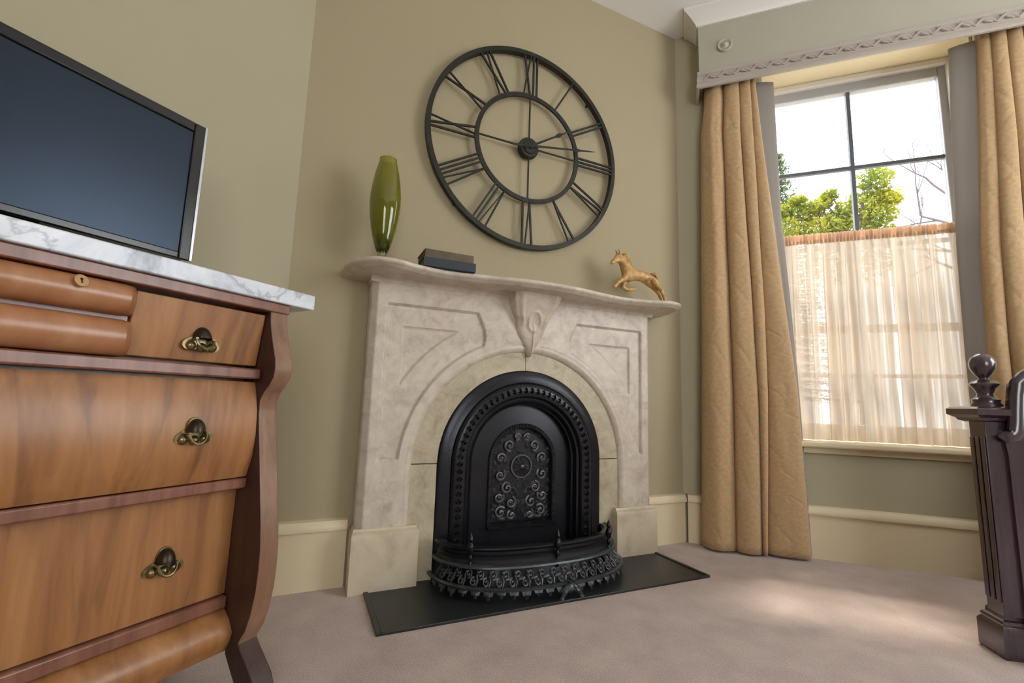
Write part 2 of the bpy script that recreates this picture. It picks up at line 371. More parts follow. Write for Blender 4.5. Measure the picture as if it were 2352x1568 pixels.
for z in (2.119, 1.65, .92):
    obj('muntin', MB().box(GX0, GX1, GY-.010, GY+.018, z-.010, z+.010), M['muntin'], W, bevel=.003)
zs = [OZ0+.085, .92, 1.18, 1.65, 2.119, GZ1]
for a, b in zip(zs, zs[1:]):
    for x0, x1 in ((GX0, MX), (MX, GX1)):
        obj('pane', MB().box(x0, x1, GY+.002, GY+.006, a, b), M['pane'], W)
obj('sill', MB().box(OX0-.12, OX1+.12, YW-.055, GY+.03, OZ0-.03, OZ0), M['cream'], W, bevel=.010, segs=3)
obj('sill_apron', MB().box(OX0-.09, OX1+.09, YW-.016, YW, OZ0-.06, OZ0-.03), M['cream'], W, bevel=.004)
# made-up windows round the fill lamps, out of frame: frames and glass
for i, (loc, rz) in enumerate((((3.15, 1.5, 0), radians(-90)), ((1.95, -2.5, 0), radians(180)))):
    w2 = bpy.data.objects.new('window_%d' % (i+2), None); COL.objects.link(w2); w2.location = loc; w2.rotation_euler = (0, 0, rz); w2['kind'] = 'structure'
    obj('window_frame', MB().box(-.85, -.79, 0, .06, .6, 2.6).box(.79, .85, 0, .06, .6, 2.6).box(-.79, .79, 0, .06, 2.54, 2.6).box(-.79, .79, 0, .06, .6, .66), M['white_trim'], w2, bevel=.004)
    obj('pane', MB().box(-.79, .79, .07, .075, .66, 2.54), M['pane'], w2)

# ------------------------------------------------------------------ fireplace mantel
MT = thing('fireplace_mantel', 'pale veined marble fireplace surround with serpentine shelf and arched opening', 'mantelpiece', FO, FRZ)
ZS, R0 = .435, .515
def sm(x): x = max(0, min(1, x)); return x*x*(3-2*x)
def segd(px, pz, a, b):
    ax, az = a; bx, bz = b; t = max(0, min(1, ((px-ax)*(bx-ax)+(pz-az)*(bz-az))/((bx-ax)**2+(bz-az)**2)))
    return hypot(px-ax-t*(bx-ax), pz-az-t*(bz-az))
def face_h(s, z):
    a = abs(s); r = hypot(s, z-ZS) if z > ZS else a
    h = .10; d = r-R0
    if d < .024: h -= .016*(1-max(d, 0)/.024)**2
    if .024 < d < .034: h -= .003*(1-abs(d-.029)/.005)
    c = 0
    if z > .93:
        q = (z-1.0)/.105; c = .218+.040*max(0, q)**1.5-(.02*min(0, q))
    bt = ZS+.035+.018*sqrt(max(0, 1-((a-.609)/.042)**2)) if a > .567 else ZS+.035
    din = min(.648-a, 1.105-z, r-.574, z-bt, (a-c) if c else 9)
    h -= .015*sm(din/.008+.5) if din > -.004 else 0
    d2 = min(.582-a, 1.016-z, r-.674)
    h -= .010*sm(d2/.007+.5) if d2 > -.0035 else 0
    if s < 0: h -= .0025*max(0, 1-segd(s, z, (-.635, .30), (-.533, .41))/.006)
    if a > .69: h -= (a-.69)*.9
    return h
def facing():
    NX, NZ = 286, 197; x0, x1, z0, z1 = -.715, .715, .205, 1.190
    inside = lambda s, z: (hypot(s, z-ZS) < R0-1e-6) if z > ZS else abs(s) < R0-1e-6
    P = {}; keep = []
    pts = [[(x0+(x1-x0)*i/NX, z0+(z1-z0)*j/NZ) for i in range(NX+1)] for j in range(NZ+1)]
    ins = [[inside(*p) for p in row] for row in pts]
    idx = {}; vs = []; fs = []
    def vid(i, j):
        if (i, j) not in idx:
            s, z = pts[j][i]
            if ins[j][i]:
                if z > ZS: r = hypot(s, z-ZS); s, z = s*R0/r, ZS+(z-ZS)*R0/r
                else: s = R0 if s > 0 else -R0
            idx[(i, j)] = len(vs); vs.append((s, -face_h(s, z), z))
        return idx[(i, j)]
    for j in range(NZ):
        for i in range(NX):
            q = [(i, j), (i+1, j), (i+1, j+1), (i, j+1)]
            if all(ins[b][a] for a, b in q): continue
            if sum(ins[b][a] for a, b in q) and all(hypot(pts[b][a][0], 0) < R0-.0052 for a, b in q) and pts[j][i][1] < ZS-.01: continue
            fs.append([vid(a, b) for a, b in q])
    me = bpy.data.meshes.new('facing'); me.from_pydata(vs, [], fs)
    bm = bmesh.new(); bm.from_mesh(me)
    bmesh.ops.dissolve_degenerate(bm, dist=1e-5, edges=bm.edges)
    be = [e for e in bm.edges if e.is_boundary]
    r = bmesh.ops.extrude_edge_only(bm, edges=be)
    for v in r['geom']:
        if isinstance(v, bmesh.types.BMVert): v.co.y = -.012
    bmesh.ops.recalc_face_normals(bm, faces=bm.faces); bm.to_mesh(me); bm.free()
    me.polygons.foreach_set('use_smooth', [True]*len(me.polygons)); me.set_sharp_from_angle(angle=radians(50))
    return me
obj('facing', facing(), M['marble'], MT)
# serpentine shelf
SH = [(0, .301), (.137, .293), (.30, .262), (.44, .246), (.56, .264), (.64, .296), (.70, .300), (.755, .276), (.80, .215), (.828, .12), (.838, .0)]
def shelf_outline(inset):
    pts = []
    def cr(p0, p1, p2, p3, t):
        return tuple(.5*((2*p1[k])+(-p0[k]+p2[k])*t+(2*p0[k]-5*p1[k]+4*p2[k]-p3[k])*t*t+(-p0[k]+3*p1[k]-3*p2[k]+p3[k])*t**3) for k in (0, 1))
    A = [(-SH[1][0], SH[1][1])]+SH+[(.838, -.05)]
    half = []
    for i in range(1, len(A)-2):
        for k in range(6): half.append(cr(A[i-1], A[i], A[i+1], A[i+2], k/6))
    half.append(SH[-1])
    full = [(-x, y) for x, y in half[::-1]][:-1]+half
    out = []
    for i, p in enumerate(full):
        a = full[max(i-1, 0)]; b = full[min(i+1, len(full)-1)]
        tx, ty = b[0]-a[0], b[1]-a[1]; l = hypot(tx, ty) or 1
        nx, ny = ty/l, -tx/l
        q = (p[0]+nx*inset, p[1]+ny*inset)
        if i in (0, len(full)-1): q = (q[0], 0)
        out.append((q[0], -max(0.0, q[1])))
    return out
sh = MB(); prof = [(.014, 1.2365), (.004, 1.235), (0, 1.230), (.0, 1.224), (.004, 1.218), (.012, 1.215), (.016, 1.213), (.022, 1.207), (.030, 1.2065)]
sh.rings([[(x, y, z) for x, y in shelf_outline(i)] for i, z in prof])
obj('shelf', sh, M['marble'], MT, angle=60)
obj('bed_moulding', MB().prism([(-.01, 1.188), (-.103, 1.188), (-.106, 1.196), (-.113, 1.203), (-.124, 1.2066), (-.01, 1.2066)], 'x', -.722, .722), M['marble'], MT)
# keystone
KW = [(1.207, .118), (1.165, .110), (1.125, .094), (1.10, .080), (1.07, .074), (1.044, .068), (1.0, .046), (.965, .026), (.928, .003)]
KD = [(1.207, .205), (1.16, .178), (1.12, .155), (1.08, .142), (1.04, .136), (1.0, .130), (.96, .122), (.928, .108)]
def itp(T, z):
    for (z0, a), (z1, b) in zip(T, T[1:]):
        if z0 >= z >= z1: return b+(a-b)*(z-z1)/(z0-z1)
    return T[-1][1]
def key_pt(u, v):
    z = 1.207-(1.207-.928)*v; w_ = itp(KW, z); t = 2*u-1; d = itp(KD, z)
    low = sm((1.09-z)/.04)
    y = d - .012*abs(t)**6 - low*.018*abs(t) - (1-low)*.006*(abs(t)**2)
    y += .006*sm(1-abs(abs(t)-.72)/.16)*(1-low)                # raised rims of the upper corbel
    r = hypot(t*w_/.030, (z-1.086)/.042)
    y += .007*sm(1-abs(r-1)/.30) - .004*sm(1-r)                # carved oval ring
    y += .004*sm(1-abs(t)/.12)*low
    return (w_*t, -y, z)
kb = MB().grid(48, 64, key_pt)
km = kb.mesh('keystone', 60, recalc=False)
bm = bmesh.new(); bm.from_mesh(km); be = [e for e in bm.edges if e.is_boundary]; r = bmesh.ops.extrude_edge_only(bm, edges=be)
for v in r['geom']:
    if isinstance(v, bmesh.types.BMVert): v.co.y = -.085
bmesh.ops.recalc_face_normals(bm, faces=bm.faces); bm.to_mesh(km); bm.free()
km.polygons.foreach_set('use_smooth', [True]*len(km.polygons)); km.set_sharp_from_angle(angle=radians(50))
obj('keystone', km, M['marble'], MT)
# plinth blocks
for x0, x1 in ((-.728, -.476), (.478, .724)):
    mb = MB().rings([[(x0+i*.35, -(.124-i), z), (x1-i*.35, -(.124-i), z), (x1-i*.35, -.008, z), (x0+i*.35, -.008, z)] for i, z in ((0.002, 0.0), (0, .004), (0, .205), (.003, .211), (.010, .216), (.016, .219), (.020, .228))])
    obj('plinth', mb, M['marble_plinth'], MT)
# slips round the iron opening: two arched, two upright
def sector(a0, a1, r0, r1, n=24):
    P = [(r1*cos(a0+(a1-a0)*i/n), .46+r1*sin(a0+(a1-a0)*i/n)) for i in range(n+1)]
    Q = [(r0*cos(a0+(a1-a0)*i/n), .46+r0*sin(a0+(a1-a0)*i/n)) for i in range(n+1)]
    mb = MB(); mb.rings([[(P[i][0], -.079, P[i][1]), (Q[i][0], -.079, Q[i][1]), (Q[i][0], -.01, Q[i][1]), (P[i][0], -.01, P[i][1])] for i in range(n+1)]); return mb
obj('marble_slip', sector(.002, pi/2+.018, .4055, .53), M['marble_slip'], MT)
obj('marble_slip', sector(pi/2+.024, pi-.002, .4055, .53), M['marble_slip'], MT)
for sg in (-1, 1):
    obj('marble_slip', MB().box(sg*.4055, sg*.53, -.079, -.01, 0, .457), M['marble_slip'], MT, bevel=.0015)

# ------------------------------------------------------------------ cast iron arch insert
IN = thing('fireplace_insert', 'black cast iron arched fireplace insert with beaded ring and floral relief panel', 'fireplace', FO, FRZ)
ZI = .46
def arch_path(R, z0, zs=ZI, n=40, nl=10):
    P = [(-R, z0+(zs-z0)*i/nl, (-1, 0)) for i in range(nl)]
    for i in range(n+1):
        a = pi-pi*i/n; P.append((R*cos(a), zs+R*sin(a), (cos(a), sin(a))))
    P += [(R, zs-(zs-z0)*(i+1)/nl, (1, 0)) for i in range(nl)]
    return P
def arch_sweep(prof, z0=.0, zs=ZI, n=40, nl=10):
    base = [arch_path(R, z0, zs, n, nl) for R, h in prof]
    k = len(base[0])
    return MB().rings([[(base[j][i][0], -prof[j][1], base[j][i][1]) for j in range(len(prof))] for i in range(k)])
obj('arch_frame', arch_sweep([(.404, .02), (.404, .082), (.396, .088), (.372, .090), (.352, .096), (.346, .092), (.346, .02)]), M['iron'], IN)
ring = arch_sweep([(.346, .02), (.346, .096), (.338, .104), (.325, .108), (.304, .108), (.290, .104), (.284, .096), (.284, .02)])
obj('ornate_ring', ring, M['iron'], IN)
def along(R, z0, zs, step):
    Ls = zs-z0; La = pi*R; T = 2*Ls+La; n = int(T/step); out = []
    for i in range(n):
        d = (i+.5)*T/n
        if d < Ls: out.append((-R, z0+d, pi))
        elif d < Ls+La:
            a = pi-(d-Ls)/R; out.append((R*cos(a), zs+R*sin(a), a))
        else: out.append((R, zs-(d-Ls-La), 0))
    return out
lm_ = MB()
for k, (x, z, a) in enumerate(along(.315, .02, ZI, .030)):
    tx, tz = -sin(a), cos(a); nx, nz = cos(a), sin(a)
    def P(t, r, h): return (x+tx*t+nx*r, -h, z+tz*t+nz*r)
    for sgn in (1, -1):      # paired acanthus leaflets with a bead between
        lm_.add([P(-.013, 0, .107), P(0, sgn*.016, .109), P(.013, sgn*.004, .108), P(0, sgn*.006, .119)], [(0, 1, 3), (1, 2, 3), (2, 0, 3)])
    lm_.rings([[P(-.004+.006*cos(q*pi/3), .006*sin(q*pi/3), .108) for q in range(6)], [P(-.004+.003*cos(q*pi/3), .003*sin(q*pi/3), .117) for q in range(6)]])
obj('leaf_moulding', lm_, M['iron'], IN, angle=20, kind='stuff')
obj('inner_bead', arch_sweep([(.284, .02), (.284, .090), (.276, .094), (.268, .090), (.262, .070), (.256, .074), (.250, .070), (.246, .050), (.246, .02)]), M['iron'], IN)
# splayed back plate
def plate(z0):
    mb = MB(); k = arch_path(.25, z0)
    a = [(x, -.046, z) for x, z, _ in arch_path(.248, 0)]
    b = [(x, -.058, z) for x, z, _ in arch_path(.170, .0, ZI-.005)]
    c = [(x, -.058, max(z, .19)) for x, z, _ in arch_path(.150, .0, ZI-.005)]
    return mb.rings([a, b, c], closed=False, caps=False)
obj('back_plate', plate(0).add([(-.155, -.058, 0), (.155, -.058, 0), (.155, -.058, .19), (-.155, -.058, .19)], [(0, 1, 2, 3)]), M['iron_dark'], IN, recalc=False)
obj('panel_rim', arch_sweep([(.170, .03), (.170, .062), (.166, .066), (.152, .064), (.148, .058), (.148, .03)], .175, ZI-.005), M['iron_dark'], IN)
db = MB()
for (x, z, a) in along(.160, .19, ZI-.005, .0115):
    tx, tz = -sin(a), cos(a); nx, nz = cos(a), sin(a)
    def P(t, r, h): return (x+tx*t+nx*r, -h, z+tz*t+nz*r)
    db.rings([[P(-.0028, -.007, .063), P(.0028, -.007, .063), P(.0028, .008, .065), P(-.0028, .008, .065)], [P(-.0018, -.006, .069), P(.0018, -.006, .069), P(.0018, .007, .070), P(-.0018, .007, .070)]])
obj('ribbed_border', db, M['iron_dark'], IN, angle=20, kind='stuff')
obj('panel_ledge', MB().prism([(-.045, .196), (-.078, .180), (-.078, .172), (-.045, .170)], 'x', -.168, .168), M['iron'], IN)
rl = MB(); RH = .040
def arch_fill():
    P = arch_path(.150, .188, ZI-.005, 24, 4); return [(x, z) for x, z, _ in P]
obj('panel_ground', MB().prism(arch_fill(), 'y', -.036, -RH), M['iron_dark'], IN)
def petal(cx, cz, ang, ln, wd, h=.010):
    h *= 1.3
    dx, dz = cos(ang), sin(ang); nx, nz = -dz, dx
    ring = [(cx+dx*ln*t+nx*wd*w_, -(RH+hh_), cz+dz*ln*t+nz*wd*w_) for t, w_, hh_ in ((0, 0, h*.4), (.3, .8, .001), (.65, 1, .001), (1, 0, .003), (.65, -1, .001), (.3, -.8, .001))]
    rl.add(ring+[(cx+dx*ln*.55, -(RH+h), cz+dz*ln*.55)], [(i, (i+1) % 6, 6) for i in range(6)])
def curl(cx, cz, sg, r, a0, stem=None):
    n = 20; P = []; Rr = []
    for i in range(n+1):
        t = i/n; q = a0+sg*2*pi*1.35*t; rr2 = r*(1-.82*t)
        P.append((cx+rr2*cos(q), -(RH+.005+.006*t), cz+rr2*sin(q))); Rr.append(.0068*(1-.45*t))
    if stem:
        for k, (x_, z_) in enumerate(stem[::-1]): P.insert(0, (x_, -(RH+.003), z_)); Rr.insert(0, .0040)
    rl.tube(P, Rr, 6)
    rl.rings([[(cx+q2*cos(2*pi*j/8), -(RH+h2), cz+q2*sin(2*pi*j/8)) for j in range(8)] for q2, h2 in ((.0055, .002), (.005, .009), (.0005, .011))])
# rosette
for k in range(12): petal(0, .432, 2*pi*k/12, .044, .0075, .013)
for k in range(8): petal(0, .432, 2*pi*(k+.5)/8, .024, .0065, .018)
rl.rings([[(q2*cos(2*pi*j/12), -(RH+h2), .432+q2*sin(2*pi*j/12)) for j in range(12)] for q2, h2 in ((.009, .008), (.009, .017), (.004, .021), (.0005, .022))])
rl.tube([(.050*cos(2*pi*i/36), -(RH+.004), .432+.050*sin(2*pi*i/36)) for i in range(36)], .0042, 6, loop=True)
for sg in (-1, 1):
    for cx, cz, cr, a0, d in ((.062, .525, .026, -1.8, 1), (.104, .470, .024, -2.4, -1), (.105, .395, .026, 2.2, 1), (.070, .338, .026, 1.6, -1), (.108, .300, .024, 2.6, 1),
                              (.050, .275, .026, 1.9, 1), (.100, .235, .026, 2.4, -1), (.045, .222, .020, 1.2, -1), (.026, .565, .018, -1.2, -1)):
        curl(sg*cx, cz, sg*d, cr, a0 if sg > 0 else pi-a0)
    for cx, cz, an, ln in ((.085, .560, .9, .03), (.125, .505, .4, .022), (.078, .488, 2.6, .03), (.128, .432, 1.2, .03), (.080, .360, -2.8, .03), (.128, .345, -1.2, .03),
                           (.030, .335, -1.9, .035), (.075, .300, .3, .03), (.020, .285, -1.2, .04), (.130, .262, -1.4, .026), (.075, .245, -.6, .03), (.070, .205, .1, .04), (.020, .205, .8, .03), (.030, .510, 1.9, .04), (.010, .540, 1.5, .035), (.120, .205, .9, .026)):
        petal(sg*cx, cz, an if sg > 0 else pi-an, ln*1.15, .011, .012)
for i in range(70):
    x_, z_ = rnd.uniform(0, .135), rnd.uniform(.20, .585)
    if hypot(x_, z_-.432) < .056 or (z_ > .455 and hypot(x_, z_-.455) > .135): continue
    an = rnd.uniform(0, 6.28)
    for sg in (-1, 1): petal(sg*x_, z_, an if sg > 0 else pi-an, .022, .0065, .008)
for i in range(60):
    t = i/60; a_ = arch_path(.141, .196, ZI-.005, 40, 20)[int(t*81)]
    petal(a_[0], a_[1], rnd.uniform(0, 6.28), .012, .005, .008)
obj('relief_panel', rl, M['iron_relief'], IN, angle=30)

# ------------------------------------------------------------------ fender / fret at the foot of the insert
FD = thing('grate_fender', 'bow-fronted black iron grate fret with pierced scrollwork and leaf fringe on the hearth', 'fender', FO, FRZ)
FZ = [(.0, .428, .288), (.05, .424, .282), (.112, .412, .226), (.168, .405, .202), (.25, .405, .202)]
def fdim(z):
    for (z0, a0, d0), (z1, a1, d1) in zip(FZ, FZ[1:]):
        if z <= z1:
            t = (z-z0)/(z1-z0); return a0+(a1-a0)*t, d0+(d1-d0)*t
    return FZ[-1][1:]
def fraw(q, o, z):
    a, d = fdim(z); c, s_ = cos(q), max(0, sin(q))
    return ((a+o)*(abs(c)**.8)*(1 if c > 0 else -1), .122+(d+o)*s_**.90)
QT = []
def fsetup(n=80):
    P = [fraw(pi*(1-i/720), 0, .05) for i in range(721)]; D = [0]
    for p, q in zip(P, P[1:]): D.append(D[-1]+hypot(q[0]-p[0], q[1]-p[1]))
    k = 0
    for i in range(n+1):
        t = D[-1]*i/n
        while k < 719 and D[k+1] < t: k += 1
        QT.append(pi*(1-(k+(t-D[k])/max(1e-9, D[k+1]-D[k]))/720))
fsetup()
def fpt(t, z=.05):
    x = t*(len(QT)-1); i = min(int(x), len(QT)-2); f = x-i; q = QT[i]+(QT[i+1]-QT[i])*f
    p0 = fraw(min(pi, q+.02), 0, z); p1 = fraw(max(0, q-.02), 0, z); p = fraw(q, 0, z)
    return (p[0], -p[1], atan2(-(p1[1]-p0[1]), p1[0]-p0[0]))
def fsweep(prof, closed=True):
    R = []
    for q in QT:
        R.append([(lambda p: (p[0], -p[1], z))(fraw(q, o, z)) for o, z in prof])
    return MB().rings(R, closed=closed, caps=closed)
obj('top_bar', fsweep([(-.005, .172), (-.001, .175), (.006, .172), (.006, .166), (-.012, .162), (-.03, .164), (-.03, .171)]), M['iron'], FD)
obj('apron_plate', fsweep([(-.022, .166), (-.014, .155), (-.018, .145), (-.010, .137), (-.014, .128), (-.006, .114), (-.012, .110), (-.04, .118), (-.04, .166)]), M['iron_dark'], FD)
obj('upper_rail', fsweep([(-.004, .104), (.006, .106), (.009, .112), (.002, .117), (-.008, .116)]), M['iron_grey'], FD)
obj('lower_rail', fsweep([(.0, .046), (.010, .046), (.013, .052), (.006, .057), (-.002, .056)]), M['iron_grey'], FD)
obj('inner_tray', fsweep([(-.055, .02), (-.026, .108), (-.034, .108), (-.065, .02)]), M['iron_dark'], FD)
sc_ = MB()
def spiral(cx, cz, r, sg, turns=1.3, n=16, a0=0):
    return [(cx+sg*(r*(1-i/n*.8))*cos(a0+2*pi*turns*i/n), 0, cz+(r*(1-i/n*.8))*sin(a0+2*pi*turns*i/n)) for i in range(n+1)]
sc_.tube(spiral(-.012, .091, .013, 1, 1.25, a0=-pi/2), .0034, 6)
sc_.tube(spiral(.012, .069, .013, 1, 1.25, a0=pi/2), .0034, 6)
sc_.tube([(-.012, 0, .078), (0, -.002, .080), (.012, 0, .082)], .004, 6)
sc_.tube([(-.026, 0, .058), (-.020, -.003, .072), (-.024, 0, .084), (-.022, 0, .102)], [.003, .005, .004, .003], 6)
sc_.v = [(x_, y_, z_-.052) for x_, y_, z_ in sc_.v]
sc_.lathe([(.0, -.006), (.006, -.002), (.006, .002), (0, .006)], (.024, -.003, .042), 8)
scm = sc_.mesh('scroll'); scm.materials.append(M['iron_grey'])
NSC = 23
for i in range(NSC):
    x, y, a = fpt((i+.5)/NSC)
    if y > -.15: continue
    o = obj('scroll', scm, None, FD); spin(o, (x, y-.002, .052), (radians(-40), 0, a), (1, 1, 1.28))
lf = MB()
lf.add([(-.026, -.004, .050), (-.018, -.012, .030), (-.010, -.008, .034), (-.006, -.014, .018), (0, -.010, .012), (.006, -.014, .018), (.010, -.008, .034), (.018, -.012, .030), (.026, -.004, .050), (0, -.016, .034),
        (-.026, .002, .050), (-.018, -.004, .030), (-.010, -.002, .034), (-.006, -.006, .018), (0, -.003, .012), (.006, -.006, .018), (.010, -.002, .034), (.018, -.004, .030), (.026, .002, .050)],
       [(0, 1, 9), (1, 2, 9), (2, 3, 9), (3, 4, 9), (4, 5, 9), (5, 6, 9), (6, 7, 9), (7, 8, 9), (8, 0, 9)]+[(i+10, i+11, i+1, i) for i in range(8)]+[(10, 18, 8, 0)])
lfm = lf.mesh('leaf_drop', 25); lfm.materials.append(M['iron_grey'])
for i in range(25):
    x, y, a = fpt((i+.5)/25)
    if y > -.15: continue
    o = obj('leaf_drop', lfm, None, FD); k_ = (1, .78, .9)[i % 3]; spin(o, (x, y, .052*(1-k_)), (0, 0, a), (.78, .9, k_))
stem = MB().lathe([(.004, .100), (.006, .110), (.004, .120), (.009, .128), (.004, .138), (.008, .146), (.008, .156), (.004, .162), (.011, .172), (.013, .182), (.014, .192), (.010, .202), (.006, .207), (.010, .216), (.007, .228), (.001, .242)], seg=12)
stm = stem.mesh('finial_stem'); stm.materials.append(M['iron'])
for t in (.20, .525, .80):
    x, y, a = fpt(t, .165); spin(obj('finial_stem', stm, None, FD), (x, y-.010, -.012), (0, 0, a))
x, y, a = fpt(.53)
ft = MB()
for ang, ln, w_ in ((-2.4, .05, .013), (-.75, .05, .013), (-1.57, .045, .015), (-2.0, .052, .010), (-1.14, .052, .010), (2.6, .03, .01), (.54, .03, .01)):
    dx, dz = cos(ang), sin(ang)
    pts = [(dx*ln*k/6, -.012-.012*sin(pi*k/6), .062+dz*ln*k/6) for k in range(7)]
    ft.tube(pts, [.004, w_*.5, w_*.62, w_*.6, w_*.5, w_*.32, .0015], 7, flat=.5)
for sg in (-1, 1):
    ft.tube([(sg*.010, -.012, .05), (sg*.022, -.026, .032), (sg*.030, -.024, .014), (sg*.034, -.030, .005)], [.006, .007, .006, .007], 7)
spin(obj('leaf_foot', ft, M['iron_grey'], FD), (x, y, 0), (0, 0, a), (1.35, 1.1, 1.0))

# ------------------------------------------------------------------ hearth slab
HS = thing('hearth_slab', 'black slate hearth slab let into the carpet before the fireplace', 'hearth', FO, FRZ)
obj('slab', MB().box(-.655, .705, -.432, -.008, .0, .006), M['slate'], HS, bevel=.002)
for a in ((-.672, -.655, -.446, -.008), (.705, .722, -.446, -.008), (-.655, .705, -.446, -.432)):
    obj('border_strip', MB().box(a[0], a[1], a[2], a[3], 0, .010), M['slate'], HS, bevel=.002)

# ------------------------------------------------------------------ wall clock
CK = thing('wall_clock', 'large round open-frame dark metal clock with Roman numerals above the mantel', 'clock', FR(-.003, 0, 1.99), FRZ)
def ringband(r0, r1, y0, y1, n=96):
    return MB().rings([[(r0*cos(2*pi*i/n), y0, r0*sin(2*pi*i/n)), (r1*cos(2*pi*i/n), y0, r1*sin(2*pi*i/n)), (r1*cos(2*pi*i/n), y1, r1*sin(2*pi*i/n)), (r0*cos(2*pi*i/n), y1, r0*sin(2*pi*i/n))] for i in range(n)], loop=True)
obj('outer_ring', ringband(.504, .526, -.046, -.018), M['clock_metal'], CK)
obj('inner_ring', ringband(.268, .290, -.044, -.034), M['clock_metal'], CK)
def bar(p, q, w_=.0075, y0=-.044, y1=-.036):
    dx, dz = q[0]-p[0], q[1]-p[1]; l = hypot(dx, dz); nx, nz = -dz/l*w_/2, dx/l*w_/2
    poly = [(p[0]-nx, p[1]-nz), (q[0]-nx, q[1]-nz), (q[0]+nx, q[1]+nz), (p[0]+nx, p[1]+nz)]
    return poly, y0, y1
NUM = {1: 'I', 2: 'II', 3: 'III', 4: 'IV', 5: 'V', 6: 'VI', 7: 'VII', 8: 'VIII', 9: 'IX', 10: 'X', 11: 'XI', 12: 'XII'}
WD = {'I': .020, 'V': .050, 'X': .050}
for h_, txt in NUM.items():
    mb = MB(); tot = sum(WD[c] for c in txt); x = -tot/2; th = pi/2-h_*pi/6
    ex = (sin(th), -cos(th)); er = (cos(th), sin(th))
    def T(u, r): return (ex[0]*u+er[0]*r, ex[1]*u+er[1]*r)
    ri, ro = .286, .506
    for c in txt:
        w_ = WD[c]; c0 = x+w_/2; d = w_*.36
        segs = {'I': [((c0, ri), (c0, ro), .009)], 'V': [((c0-d, ro), (c0, ri), .009), ((c0+d, ro), (c0, ri), .006)], 'X': [((c0-d, ro), (c0+d, ri), .009), ((c0+d, ro), (c0-d, ri), .006)]}[c]
        for a, b, ww_ in segs:
            pl, y0, y1 = bar(T(*a), T(*b), ww_); mb.prism(pl, 'y', y0, y1)
        x += w_
    obj('numeral', mb, M['clock_metal'], CK)
for k in range(4):
    a = k*pi/2; pl, y0, y1 = bar((.04*cos(a), .04*sin(a)), (.272*cos(a), .272*sin(a)), .007, -.042, -.036); obj('spoke', MB().prism(pl, 'y', y0, y1), M['clock_metal'], CK)
def lathe_y(prof, seg=32):
    return MB().rings([[(r*cos(2*pi*j/seg), y, r*sin(2*pi*j/seg)) for j in range(seg)] for r, y in prof])
obj('hub', lathe_y([(.050, -.016), (.054, -.022), (.054, -.040), (.050, -.046), (.036, -.047), (.034, -.052), (.012, -.053), (.010, -.062), (.0, -.063)]), M['clock_metal'], CK)
def hand(name, ang, ln, tail, wide, y):
    d = (cos(ang), sin(ang)); n = (-d[1], d[0]); mb = MB()
    pr = [(-tail, .004), (-tail*.6, .007), (-tail*.5, .003), (0, .006), (ln*.60, .0045), (ln*.70, wide), (ln*.78, .004), (ln*.9, .0035), (ln, .0006)]
    poly = [(d[0]*a+n[0]*b, d[1]*a+n[1]*b) for a, b in pr]+[(d[0]*a-n[0]*b, d[1]*a-n[1]*b) for a, b in pr[::-1]]
    obj(name, mb.prism(poly, 'y', y, y-.002), M['clock_metal'], CK)
hand('hour_hand', atan2(.150, .235), .275, .03, .012, -.056)
hand('minute_hand', atan2(.070, .385), .392, .10, .010, -.060)
for a in (45, 225): obj('wall_bracket', MB().box(-.006, .006, -.020, 0, -.006, .006), M['clock_metal'], CK).location = (.514*cos(radians(a)), 0, .514*sin(radians(a)))

# ------------------------------------------------------------------ vase
def on_shelf(s, h): return FR(s, h, 1.2365)
VS = thing('vase', 'tall slender olive green glass vase at the left end of the mantel shelf', 'vase', on_shelf(-.696, .16), FRZ)
body = [(.022, .060), (.028, .072), (.038, .105), (.048, .145), (.056, .195), (.061, .245), (.061, .285), (.056, .335), (.048, .385), (.038, .425), (.034, .440), (.035, .446), (.032, .446), (.032, .438), (.044, .385), (.052, .33), (.057, .28), (.057, .245), (.052, .195), (.043, .145), (.032, .110), (.018, .092), (0.0005, .088)]
obj('vase_body', MB().lathe(body, seg=40, caps=True), M['vase'], VS, angle=70)
obj('glass_foot', MB().lathe([(.036, 0), (.038, .003), (.034, .008), (.020, .022), (.016, .040), (.0225, .060)], seg=32), M['clear_foot'], VS, angle=70, )['label'] = 'clear glass foot'

# ------------------------------------------------------------------ books
def book(name, label, s0, s1, h0, h1, z, th, mat, rz):
    cx, ch = (s0+s1)/2, (h0+h1)/2; b = thing(name, label, 'book', FR(cx, ch, z), FRZ+radians(rz), 'books stacked on the mantel shelf')
    a, d = (s1-s0)/2, (h1-h0)/2; t = .0025
    obj('page_block', MB().box(-a+.004, a-.004, -d+.003, d-.004, t, th-t), M['paper'], b)
    obj('cover', MB().box(-a, a, -d, d, 0, t).box(-a, a, -d, d, th-t, th).box(-a, a, -d-.002, -d+.003, 0, th), mat, b, bevel=.001)
    return b
book('book', 'dark navy hardback lying lowest in the pair on the mantel', -.548, -.335, .115, .262, 1.2365, .036, M['book_navy'], -2)
book('book', 'olive brown hardback lying on top of the navy book', -.546, -.345, .118, .255, 1.2728, .034, M['book_brown'], 0)

